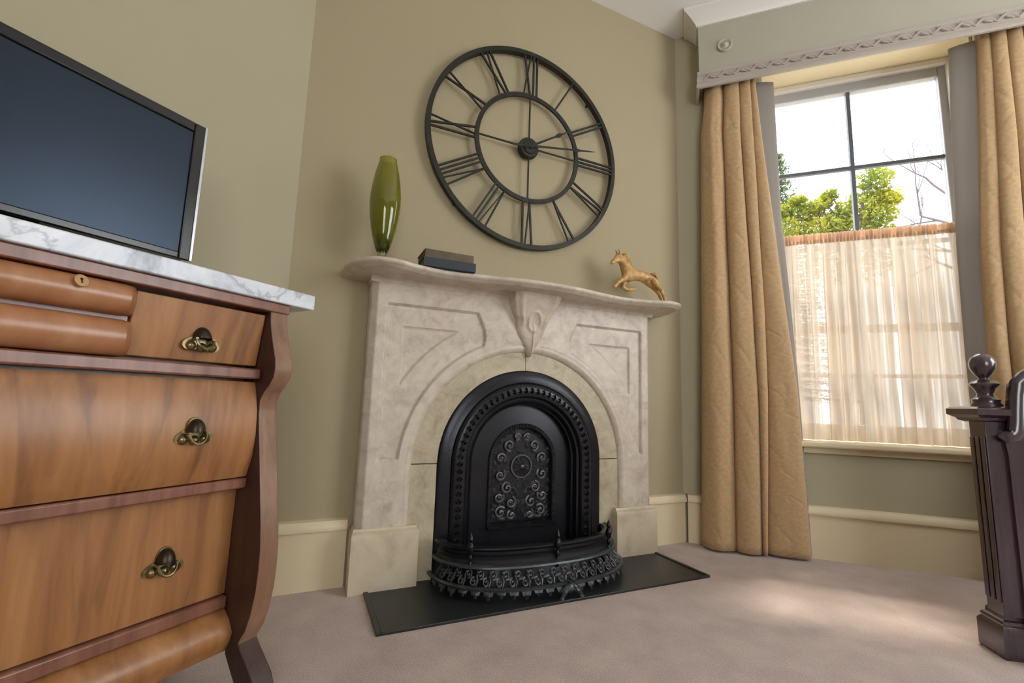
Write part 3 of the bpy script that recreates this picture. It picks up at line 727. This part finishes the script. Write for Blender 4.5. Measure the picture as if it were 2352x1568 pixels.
# ------------------------------------------------------------------ horse figurine
HR = thing('horse_figurine', 'small gilded galloping horse figurine at the right end of the mantel shelf', 'figurine', on_shelf(.58, .15), FRZ)
def skin(name, chains, mat, parent):
    vs, es, rs = [], [], []; ids = {}
    for ch in chains:
        prev = None
        for p in ch:
            if isinstance(p, str): k = ids[p]
            else:
                k = len(vs); vs.append(p[:3]); rs.append(p[3])
                if len(p) > 4: ids[p[4]] = k
            if prev is not None: es.append((prev, k))
            prev = k
    me = bpy.data.meshes.new(name); me.from_pydata(vs, es, []); me.materials.append(mat)
    o = bpy.data.objects.new(name, me); COL.objects.link(o); o.parent = parent
    sk = o.modifiers.new('skin', 'SKIN'); sk.use_smooth_shade = True
    for i, r in enumerate(rs):
        sv = me.skin_vertices[0].data[i]; sv.radius = r if isinstance(r, tuple) else (r, r); sv.use_root = (i == 0)
    ss = o.modifiers.new('subdiv', 'SUBSURF'); ss.levels = 2; ss.render_levels = 2
    return o
# local: x along shelf (head to -x), z up from shelf
skin('body', [
    [(.072, 0, .170, .036, 'rump'), (.032, 0, .154, .031, 'loin'), (-.016, 0, .150, .031, 'mid'), (-.062, 0, .158, .037, 'shoulder'), (-.074, 0, .196, .029), (-.088, 0, .222, .023), (-.106, 0, .236, .019, 'poll'), (-.128, 0, .218, .016), (-.148, 0, .200, .012), (-.161, 0, .188, .009)],
    ['poll', (-.110, .008, .256, .006)],
    ['shoulder', (-.078, -.016, .126, .019), (-.112, -.018, .106, .014), (-.134, -.018, .090, .010), (-.150, -.018, .068, .009), (-.158, -.018, .060, .009)],
    ['shoulder', (-.058, .016, .118, .019), (-.080, .018, .086, .014), (-.050, .018, .072, .011), (-.014, .018, .080, .010), (.014, .018, .086, .009)],
    ['rump', (.098, -.014, .140, .025), (.116, -.016, .116, .016), (.148, -.016, .098, .012), (.168, -.016, .056, .009), (.184, -.016, .022, .009), (.178, -.016, .007, .010)],
    ['rump', (.084, .014, .132, .024), (.122, .016, .112, .015), (.158, .016, .086, .012), (.184, .016, .044, .009), (.198, .016, .018, .009), (.192, .016, .007, .010)],
], M['horse'], HR)
mane = MB()
for k in range(9):
    t = k/8; x = -.052-.040*t+.006; z = .186+.062*t
    mane.tube([(x, 0, z), (x+.014, .003*(-1)**k, z+.006), (x+.026, .004*(-1)**k, z-.004), (x+.034, 0, z-.014)], [.007, .008, .006, .002], 6)
for sg in (-1, 1): obj('ear', MB().tube([(-.112, sg*.010, .248), (-.116, sg*.013, .260), (-.121, sg*.014, .272)], [.006, .006, .0015], 7), M['horse'], HR)
obj('mane', mane, M['horse'], HR)
tail = MB()
for k in range(3):
    tail.tube([(.094, (k-1)*.004, .170), (.112, (k-1)*.008, .176), (.126, (k-1)*.010, .160-.006*k), (.134, (k-1)*.010, .136-.008*k)], [.006, .009, .008, .002], 6)
obj('tail', tail, M['horse'], HR)

# ------------------------------------------------------------------ dresser
DA = radians(90-6.76)
DR = thing('dresser', 'walnut empire dresser with white marble top, cushion drawers and scrolled front columns', 'dresser', (-.9511, .9658, 0), DA)
UL = -1.06
# local x = along the front (far end at 0), y = -v (into the wall), z
obj('marble_top', MB().box(UL, 0, 0, .36, .955, .9955), M['marble_top'], DR, bevel=.003)['label'] = 'white marble top with grey veins'
obj('carcass', MB().box(UL+.045, -.045, .095, .345, .12, .935), M['column_wood'], DR)
obj('frieze_rail', MB().box(UL+.066, -.066, .010, .345, .930, .955), M['veneer_dark'], DR, bevel=.003)
# columns following the serpentine profile (v, z)
CP = [(-.014, .932), (-.010, .90), (.000, .865), (.011, .835), (.022, .808), (.026, .785), (.022, .762), (.008, .743), (-.010, .725), (-.021, .704), (-.020, .67), (-.010, .62), (.009, .518), (.020, .46), (.028, .42), (.036, .36), (.037, .31), (.034, .265), (.024, .215), (.010, .175), (-.008, .150), (-.010, .142)]
def column(x0, x1):
    poly = [(-v, z) for v, z in CP]
    back = [(.10, .142), (.10, .932)]
    return MB().prism(poly+back, 'x', x0, x1)
def leg(x0, x1):
    P = [(.012, .146), (-.002, .130), (-.026, .108), (-.052, .084), (-.070, .050), (-.085, .020), (-.088, .0), (-.030, .0), (-.018, .030), (.006, .052), (.030, .080), (.056, .112), (.060, .146)]
    return MB().prism(P, 'x', x0, x1)
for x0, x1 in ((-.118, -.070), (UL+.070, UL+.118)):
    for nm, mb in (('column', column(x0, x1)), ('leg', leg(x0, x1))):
        o = obj(nm, mb, M['column_wood'] if nm == 'column' else M['flank_wood'], DR, bevel=.003); o.data.materials.append(M['flank_wood'])  # legs and column sides get the veneer with painted-in shade
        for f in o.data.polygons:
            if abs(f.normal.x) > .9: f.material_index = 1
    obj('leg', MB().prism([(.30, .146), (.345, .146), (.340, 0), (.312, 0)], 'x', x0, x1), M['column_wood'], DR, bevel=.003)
XR, XL_ = -.119, UL+.119
def front(poly, x0, x1): return MB().prism([(-v, z) for v, z in poly]+[(.10, poly[-1][1]), (.10, poly[0][1])], 'x', x0, x1)
handle_meshes = {}
def handle_mesh():
    # three-lobed pierced backplate, domed hood, hanging bail; local x along front, y out is negative
    bp = MB()
    out = []
    n = 48
    for i in range(n):
        a = 2*pi*i/n
        r = .020+.007*cos(3*(a-pi/2))
        out.append((r*1.45*cos(a), r*1.15*sin(a)))
    bp.prism(out, 'y', .0, -.003)
    for a, c in ((-.020, -.012), (0, -.014), (.020, -.012)):
        bp.rings([[(a+q*cos(2*pi*j/14), y, c+q*sin(2*pi*j/14)) for j in range(14)] for q, y in ((.010, -.002), (.009, -.006), (.004, -.010), (.0005, -.011))])
    hood = MB()
    def hp(u, v):
        a = pi*u; r = .017; e = pi/2*v
        return (r*cos(a)*cos(e)*1.0, -.003-.020*sin(e), .002+.026*sin(a)*cos(e))
    hood.grid(20, 8, hp)
    bail = MB().tube([(.016*cos(a), -.017-.004*sin(-a), -.001+.019*sin(a)) for a in [pi+pi*k/14 for k in range(15)]], [.0028]*15, 7)
    post = MB()
    post.tube([(0, 0, 0), (0, -.018, 0)], .0032, 8)
    return bp, hood, bail, post
hb, hh, hbail, hpost = [x.mesh(n_, 40) for x, n_ in zip(handle_mesh(), ('backplate', 'hood', 'bail', 'post'))]
hb.materials.append(M['brass']); hh.materials.append(M['brass_dark']); hbail.materials.append(M['brass']); hpost.materials.append(M['brass'])
def handle(drawer, x, y, z, tilt=0):
    for nm, me, dx in (('backplate', hb, 0), ('pull', hh, 0), ('bail', hbail, 0), ('post', hpost, -.018), ('post', hpost, .018)):
        o = obj(nm, me, None, drawer); spin(o, (x+dx, y, z), (tilt, 0, 0), (1.12, 1.12, 1.12))
# flat top drawers
for x0, x1, hx in ((-.398, XR, -.262), (XL_, UL+.398, UL+.262)):
    d = obj('drawer', front([(-.030, .921), (-.050, .790)], x0, x1), M['veneer'], DR, bevel=.002)
    handle(d, hx, .040, .836, radians(-8))
# cushion drawers, half-round fronts
for z0, z1 in ((.866, .929), (.785, .858)):
    zc, hz = (z0+z1)/2, (z1-z0)/2
    mb = MB(); rings = []
    xa, xb = UL+.402, -.402
    for x, k in [(xa, .55), (xa+.006, .85), (xa+.016, 1)]+[(xb-.016, 1), (xb-.006, .85), (xb, .55)]:
        r = [(x, .10, z0+.001), ]
        for i in range(15):
            a = -pi/2+pi*i/14; r.append((x, .040-.042*k*(abs(cos(a))**.8), zc+hz*sin(a)*(1 if k == 1 else .96)))
        r.append((x, .10, z1-.001)); rings.append(r)
    mb.rings(rings)
    d = obj('drawer', mb, M['cushion'], DR, angle=30)
    if z0 > .86:
        e = MB(); pts = [(.010*cos(2*pi*i/20), .013*sin(2*pi*i/20)) for i in range(20)]
        e.prism(pts, 'y', 0, -.002)
        ko = obj('escutcheon', e, M['keyhole'], d); spin(ko, (-.497, -.0045, .912), (radians(-28), 0, 0))
        kh = MB().prism([(.0022*cos(2*pi*i/10), .003+.0022*sin(2*pi*i/10)) for i in range(10)], 'y', -.002, -.0026).box(-.001, .001, -.0026, -.002, -.006, .002)
        obj('keyhole', kh, M['black'], d); d.children[-1].location = (-.497, -.0045, .912); d.children[-1].rotation_euler = (radians(-28), 0, 0)
obj('drawer_rail', MB().box(xa, xb, .044, .10, .857, .867), M['veneer_dark'], DR)
obj('drawer_rail', MB().box(XL_, XR, .026, .10, .757, .783), M['veneer_dark'], DR, bevel=.004)
# middle drawer, bowed front
d = obj('drawer', front([(-.046, .750), (-.036, .72), (-.026, .68), (-.022, .62), (-.027, .57), (-.044, .520)], XL_, XR), M['veneer'], DR, angle=50)
handle(d, -.262, .023, .632, radians(2)); handle(d, UL+.262, .023, .632, radians(2))
obj('drawer_rail', MB().box(XL_, XR+.002, .040, .10, .492, .517), M['veneer_dark'], DR, bevel=.004)
# bottom drawer, set back
d = obj('drawer', front([(-.076, .489), (-.078, .40), (-.078, .30), (-.080, .243)], XL_, XR), M['veneer'], DR)
handle(d, -.262, .078, .352, 0); handle(d, UL+.262, .078, .352, 0)
obj('drawer_rail', MB().box(XL_, XR, .066, .10, .212, .240), M['veneer_dark'], DR, bevel=.004)
obj('apron', front([(-.076, .212), (-.050, .190), (-.034, .165), (-.040, .145), (-.055, .120)], XL_, XR), M['veneer'], DR, angle=50)

# ------------------------------------------------------------------ television
TV = thing('television', 'black flat screen television with silver edge standing on the marble-topped dresser', 'television', (-.9511, .9658, 0), DA)
T0, T1, TZ0, TZ1, TY = -.86, -.219, 1.055, 1.425, .215
obj('housing', MB().box(T0+.004, T1-.004, TY+.004, TY+.045, TZ0+.004, TZ1-.004), M['black'], TV, bevel=.006)
bz = MB().box(T0, T0+.026, TY-.006, TY+.006, TZ0, TZ1).box(T1-.030, T1-.004, TY-.006, TY+.006, TZ0, TZ1).box(T0+.026, T1-.030, TY-.006, TY+.006, TZ1-.026, TZ1).box(T0+.026, T1-.030, TY-.006, TY+.006, TZ0, TZ0+.018)
obj('bezel', bz, M['black'], TV, bevel=.003)
obj('screen', MB().box(T0+.024, T1-.028, TY-.001, TY+.004, TZ0+.016, TZ1-.024), M['screen'], TV)
obj('silver_trim', MB().box(T1-.006, T1+.001, TY-.008, TY+.002, TZ0, TZ1), M['silver'], TV, bevel=.001)['label'] = 'silver edge trim'
obj('stand_neck', MB().box((T0+T1)/2-.04, (T0+T1)/2+.04, TY+.012, TY+.04, 1.004, TZ0+.02), M['black'], TV)
obj('stand_base', MB().box((T0+T1)/2-.13, (T0+T1)/2+.13, TY-.055, TY+.09, .9957, 1.007), M['black'], TV, bevel=.003)

# ------------------------------------------------------------------ pelmet box above the window
PB = thing('pelmet', 'painted pelmet box with white crown and carved lower moulding over the window', 'pelmet', (0, 0, 0), 0)
PX0, PX1, PY = .128, 1.70, 2.62
obj('front_board', MB().box(PX0, PX1, PY, PY+.02, 2.60, CEIL-.004), M['pelmet'], PB)
obj('end_board', MB().box(PX0, PX0+.02, PY+.02, YW-.002, 2.60, CEIL-.004), M['pelmet'], PB)
obj('end_board', MB().box(PX1-.02, PX1, PY+.02, YW-.002, 2.60, CEIL-.004), M['pelmet'], PB)
def mitred(prof, x0, x1, y0, y1):
    """profile (out, z) carried round the left end, the front and the right end of the box"""
    R = []
    for P in ((x0, y1, -1, 0), (x0, y0, -1, -1), (x1, y0, 1, -1), (x1, y1, 1, 0)):
        R.append([(P[0]+P[2]*o, P[1]+P[3]*o, z) for o, z in prof])
    return MB().rings(R)
crown = [(0, 2.944), (.010, 2.944), (.014, 2.955), (.022, 2.966), (.045, 2.990), (.066, 3.006), (.076, 3.012), (.078, CEIL-.002), (0, CEIL-.002)]
obj('crown', mitred(crown, PX0, PX1, PY, YW-.002), M['white_trim'], PB, angle=30)['label'] = 'white crown moulding'
low = [(0, 2.548), (.012, 2.548), (.018, 2.556), (.016, 2.572), (.012, 2.580), (.014, 2.600), (.012, 2.620), (.008, 2.630), (.012, 2.640), (.010, 2.652), (0, 2.660)]
obj('lower_moulding', mitred(low, PX0, PX1, PY, YW-.002), M['pelmet_mould'], PB, angle=30)
cv = MB(); n = 19; st = (PX1-PX0-.04)/n
cv.tube([(0, -.013, 2.590), (st*.35, -.018, 2.612), (st*.7, -.018, 2.606), (st*1.05, -.013, 2.588)], [.004, .013, .011, .004], 7, flat=.8)
cv.tube([(st*.2, -.014, 2.622), (st*.5, -.018, 2.600), (st*.8, -.016, 2.592)], [.004, .009, .004], 7)
cvm = cv.mesh('carved_leaf', 60); cvm.materials.append(M['pelmet_mould'])
for k in range(n): obj('carved_leaf', cvm, None, PB).location = (PX0+.02+st*k, PY, 0)
for x in (.266, PX0+PX1-.266):
    ro = lathe_y([(.040, 0), (.041, -.006), (.036, -.012), (.028, -.010), (.025, -.006), (.020, -.008), (.012, -.014), (.010, -.018), (.0, -.019)], 28)
    o = obj('rosette', ro, M['pelmet'], PB, angle=60); o.location = (x, PY, 2.790)

# ------------------------------------------------------------------ curtains
def curtain(name, label, xl, xr, back, valleys, amps, mirror=False, y0=2.718, ztop=2.595):
    root = thing(name, label, 'curtain', (0, 0, 0), 0, 'drapes either side of the window')
    NT, NZ = 150, 70
    V, UV = [], []
    rn = random.Random(len(name)*7+mirror)
    def col(z, t):
        k = 1-z/ztop                       # 0 top, 1 bottom
        vl = [0]+[a+(b-a)*k for a, b in valleys]+[1]
        for i in range(len(vl)-1):
            if t <= vl[i+1] or i == len(vl)-2:
                q = (t-vl[i])/max(1e-6, vl[i+1]-vl[i]); break
        q = max(0, min(1, q)); A = amps[i]*(.75+.35*k)
        y = y0+.010-(A+.010)*(sin(pi*q)**.36 if 0 < q < 1 else 0)
        y += .006*noise.noise(Vector((t*9, z*2.2, 0)))
        x = xl(z)+(xr(z)-xl(z))*(t-(.13*(vl[i+1]-vl[i])*sin(2*pi*q)*(1-.35*k) if 0 < i+mirror else 0))+.004*noise.noise(Vector((t*5, z*1.5, 9+i)))*min(1, k*3)
        return (x, y)
    vs = []; uvs = []
    for j in range(NZ+1):
        z = .012+(ztop-.012)*j/NZ; L_ = 0; pv = None
        for i in range(NT+1):
            t = i/NT; x, y = col(z, t)
            if pv: L_ += hypot(x-pv[0], y-pv[1])
            pv = (x, y); vs.append((x, y, z)); uvs.append((L_, z))
    fs = [(j*(NT+1)+i, j*(NT+1)+i+1, (j+1)*(NT+1)+i+1, (j+1)*(NT+1)+i) for j in range(NZ) for i in range(NT)]
    me = bpy.data.meshes.new('drape'); me.from_pydata(vs, [], fs); uvl = me.uv_layers.new(name='UVMap')
    for lp in me.loops: uvl.data[lp.index].uv = uvs[lp.vertex_index]
    me.polygons.foreach_set('use_smooth', [True]*len(me.polygons)); me.materials.append(M['curtain'])
    o = bpy.data.objects.new('drape', me); COL.objects.link(o); o.parent = root
    so = o.modifiers.new('thick', 'SOLIDIFY'); so.thickness = .003; so.offset = 1 if not mirror else 1
    # turned-back leading edge with its lining
    mb = MB()
    def lp(u, v):
        z = .016+(ztop-.02)*v; xe = col(z, 0 if mirror else 1)[0]; xb = back(z)
        ye = y0+.001; yb = y0+.035
        e = sin(pi*u)*.006
        return (xe+(xb-xe)*sm(u*1.0), ye+(yb-ye)*u-e+.004*noise.noise(Vector((u*4, z*2, 3))), z)
    mb.grid(14, 60, lp); lo = obj('lining', mb, M['lining'], root, recalc=False, angle=180); lo['label'] = 'grey lining turned at the leading edge'
    # leading hem roll
    pts = []
    for j in range(41):
        z = .014+(ztop-.02)*j/40; x, y = col(z, 0 if mirror else 1); pts.append((x, y-.004, z))
    obj('hem', MB().tube(pts, .005, 8), M['curtain'], root)
    return root
def pw(T):
    def f(z):
        if z <= T[0][0]: return T[0][1]
        for (z0, a), (z1, b) in zip(T, T[1:]):
            if z <= z1: return a+(b-a)*(z-z0)/(z1-z0)
        return T[-1][1]
    return f
curtain('curtain', 'gold tan quilted curtain on the left of the window, nearer the fireplace', pw([(0, .088), (1.3, .115), (2.3, .136), (2.5, .158)]), pw([(0, .578), (.8, .556), (1.5, .500), (2.2, .448), (2.55, .425)]),
        pw([(0, .592), (.8, .574), (1.3, .556), (1.75, .534), (2.55, .528)]), [(.38, .32), (.68, .56), (.90, .605)], [.085, .078, .068, .05])
curtain('curtain', 'gold tan quilted curtain on the right of the window, behind the bedpost', pw([(0, 1.32), (1.0, 1.33), (1.5, 1.345), (2.2, 1.395), (2.55, 1.415)]), pw([(0, 1.80), (2.55, 1.67)]),
        pw([(0, 1.262), (1.0, 1.262), (1.5, 1.270), (2.0, 1.288), (2.55, 1.318)]), [(.16, .14), (.38, .36), (.60, .58), (.8, .8)], [.045, .065, .065, .06, .05], mirror=True)

# cafe curtain
CC = thing('cafe_curtain', 'sheer cream cafe curtain gathered on a rod across the lower window', 'curtain', (0, 0, 0))
cx0, cx1, cz0, cz1, cy = OX0+.016, OX1-.016, .574, 1.690, 2.842
def sheer(u, v):
    z = cz0+(cz1-cz0)*v; k = 1-v
    ph = u*2*pi
    y = .020*sin(ph*15+1.6*sin(ph*3)+.8*k)+.006*sin(ph*37+2)*(1-.5*k)+.010*k*sin(ph*8+1)
    sc = .45 if v > .93 else .55+.5*min(1, k*3)
    if .945 < v < .972: sc = .25
    x = cx0+(cx1-cx0)*u+.006*sin(ph*13)*k
    return (x, cy+y*sc, z+.006*noise.noise(Vector((u*60, 0, 0)))*(1 if v > .99 else 0))
obj('sheer_panel', MB().grid(420, 40, sheer), M['sheer'], CC, recalc=False, angle=180)
hd = MB()
def hdr(u, v):
    ph = u*2*pi; z = 1.638+.056*v
    return (cx0+(cx1-cx0)*u, cy-.008+.006*sin(ph*55+sin(ph*5))*(.6+.4*v)-.004*sin(pi*v), z+.004*noise.noise(Vector((u*80, 4, 0)))*v)
obj('gathered_header', hd.grid(500, 6, hdr), M['sheer_head'], CC, recalc=False, angle=180)
obj('rod', MB().tube([(cx0-.004, cy, 1.655), (cx1+.004, cy, 1.655)], .006, 10), M['brass'], CC)

# ------------------------------------------------------------------ bed footboard
BA = radians(7)
BD = thing('bed', 'dark mahogany bed footboard with square fluted post and turned finial', 'bed', (.894, 1.90, 0), BA)
def square(c, prof): return MB().rings([[(c[0]-r, c[1]-r, z), (c[0]+r, c[1]-r, z), (c[0]+r, c[1]+r, z), (c[0]-r, c[1]+r, z)] for r, z in prof])
def postparts(cx):
    c = (cx, .052); c2 = (cx-.006, .040)
    obj('post_base', square(c, [(.050, 0), (.053, .004), (.053, .080), (.049, .088), (.045, .092), (.047, .098), (.044, .106), (.038, .110), (.036, .124), (.030, .130)]), M['bed_wood'], BD)
    p = obj('post', square(c2, [(.034, .120), (.034, .705)]), M['bed_wood'], BD, bevel=.002)
    for sx in (-1,) if cx < .5 else (1,):
        for k in (-.0225, .0, .0225):
            f = MB().box(sx*.034, sx*.0385, k-.0085, k+.0085, .16, .655)
            obj('flat_strip', f, M['bed_wood'], p, bevel=.002).location = (c2[0], c2[1], 0)
    cc = (cx, .052)
    obj('post_cap', square(cc, [(.040, .703), (.052, .708), (.056, .716), (.060, .718), (.072, .726), (.072, .744), (.066, .749), (.045, .754), (.02, .758)]), M['bed_wood'], BD)
    fin = [(.040, .752), (.040, .758), (.034, .766), (.036, .776), (.024, .784), (.020, .794), (.028, .812), (.036, .822), (.038, .828), (.030, .836), (.014, .842), (.013, .848), (.022, .858), (.032, .878), (.034, .896), (.028, .914), (.014, .926), (.001, .929)]
    obj('finial', MB().lathe(fin, (cc[0], cc[1], 0), 28), M['bed_wood'], BD, angle=50)
postparts(.052); postparts(1.43)
half = [(.052, .672), (.060, .662), (.072, .664), (.080, .676), (.084, .70), (.088, .74), (.094, .79), (.100, .826), (.118, .846), (.150, .866), (.22, .90), (.34, .95), (.50, .985), (.62, .998), (.741, 1.0)]
crest = half+[(1.482-x, z) for x, z in half[::-1][1:]]
poly = crest+[(1.43, .60), (1.43, .06), (.06, .06), (.06, .60)]
obj('footboard_panel', MB().prism([(x, min(z, 10)) for x, z in poly], 'y', -.004, .034), M['bed_wood'], BD)
cb_ = MB().tube([(x, -.012, z) for x, z in crest], .016, 10, flat=1.4)
obj('crest_rail', cb_, M['bed_wood'], BD)
for x0, x1 in ((.16, .70), (.78, 1.32)):
    obj('raised_panel', MB().box(x0, x1, -.014, -.002, .24, .62), M['bed_wood'], BD, bevel=.008)
obj('bottom_rail', MB().box(.085, 1.40, -.050, .034, .0, .115), M['bed_wood'], BD, bevel=.006)

# ------------------------------------------------------------------ garden beyond the window
struct('garden_ground', MB().box(-14, 22, 3.4, 40, -.9, -.6), M['lawn'])
def leaves(mb, c, r, n, size, rn, flat=1):
    for _ in range(n):
        while True:
            p = Vector((rn.uniform(-1, 1), rn.uniform(-1, 1), rn.uniform(-1, 1)))
            if p.length < 1: break
        p = Vector(c)+Vector((p.x*r[0], p.y*r[1], p.z*r[2]))
        a = Vector((rn.gauss(0, 1), rn.gauss(0, 1), rn.gauss(0, 1)*flat)).normalized(); b = a.cross(Vector((rn.gauss(0, 1), rn.gauss(0, 1), rn.gauss(0, 1)))).normalized()
        s_ = size*rn.uniform(.6, 1.3)
        mb.add([p-a*s_, p+b*s_*.42-a*.1*s_, p+a*s_, p-b*s_*.42-a*.1*s_], [(0, 1, 2, 3)])
def branches(mb, p, d, ln, rad, depth, rn, ends=None):
    q = p
    pts = [tuple(p)]; n = 4
    dd = d.normalized()
    for k in range(n):
        dd = (dd+Vector((rn.gauss(0, .13), rn.gauss(0, .13), rn.gauss(.02, .1)))).normalized(); q = q+dd*ln/n; pts.append(tuple(q))
    mb.tube(pts, [rad*(1-.55*k/n) for k in range(n+1)], 5)
    if ends is not None and depth <= 1: ends.append(q)
    if depth > 0:
        for k in range(rn.choice((2, 3, 3))):
            s0 = Vector(pts[rn.choice((2, 3, 4))])
            nd = (dd+Vector((rn.gauss(0, .5), rn.gauss(0, .5), rn.gauss(.15, .4)))).normalized()
            branches(mb, s0, nd, ln*rn.uniform(.55, .8), rad*.5, depth-1, rn, ends)
# yellow-green broadleaf
t1 = thing('leafy_tree', 'yellow green broadleaf tree in the garden, in the middle of the window view', 'tree', (2.25, 7.2, -.6))
rn = random.Random(5); mb = MB(); lv = MB()
mb.tube([(0, 0, 0), (.03, 0, 1.5), (-.02, .05, 2.9), (.02, 0, 3.8)], [.13, .10, .07, .03], 8)
CL = [(.27, 0, 4.50, .20), (.38, .1, 4.28, .18), (.10, .1, 4.18, .24), (-.10, .1, 4.02, .22), (.28, 0, 3.98, .20), (.42, 0, 4.18, .13), (-.30, .1, 4.28, .12), (-.46, 0, 4.18, .15), (-.22, .1, 4.38, .10), (0, .1, 3.78, .30), (.30, .1, 3.74, .20), (-.35, 0, 3.85, .24), (-.05, .1, 3.45, .5), (-.52, .1, 4.12, .2), (-.72, .1, 3.92, .24), (-.62, .1, 4.34, .11), (-.8, .1, 4.2, .14)]
for x, y, z, r in CL:
    mb.tube([(0, 0, min(z-.5, 3.4)), (x*.5, y*.5, z-.25), (x, y, z)], [.03, .018, .006], 5)
    leaves(lv, (x, y, z), (r*1.15, r, r*.75), int(520*r/.2), .036, rn)
obj('trunk', mb, M['bark'], t1); obj('foliage', lv, M['leaf_yellow'], t1, recalc=False, kind='stuff')
# fir at the left
t2 = thing('fir_tree', 'green fir tree in the garden, beside the left curtain edge', 'tree', (1.86, 9.8, -.8))
mb = MB().tube([(0, 0, 0), (0, 0, 6.9)], [.12, .012], 8); lv = MB()
for k in range(34):
    z = 1.8+4.9*k/34; R = 1.15*(1-k/34)**.8+.06
    for j in range(9):
        a = j*2*pi/9+k*.7+rn.uniform(-.2, .2); L_ = R*rn.uniform(.8, 1.1)
        e = (L_*cos(a), L_*sin(a), z-.10*L_+.05)
        mb.tube([(0, 0, z), (e[0]*.6, e[1]*.6, z-.05*L_), e], [.012, .008, .003], 4)
        for q in range(14):
            t = .2+.8*q/14; leaves(lv, (e[0]*t, e[1]*t, z-.1*L_*t), (.05, .05, .035), 2, .034, rn)
obj('trunk', mb, M['bark'], t2); obj('foliage', lv, M['leaf_green'], t2, recalc=False, kind='stuff')
# bare tree at the right
t3 = thing('bare_tree', 'leafless grey tree in the garden, on the right of the window view', 'tree', (4.85, 9.6, 0.1))
mb = MB(); rn = random.Random(11)
mb.tube([(0, 0, -.8), (.05, 0, 2.5), (0, 0, 4.2)], [.16, .12, .06], 8)
for d, z in (((-1, -.1, .55), 3.6), ((-1, 0, .9), 3.9), ((-.8, .1, .25), 3.3), ((-.3, 0, 1), 4.1), ((.8, 0, .8), 3.8), ((-1, .1, .35), 2.9)):
    branches(mb, Vector((0, 0, z)), Vector(d), 1.0, .034, 3, rn)
obj('branches', mb, M['bark'], t3, recalc=False)
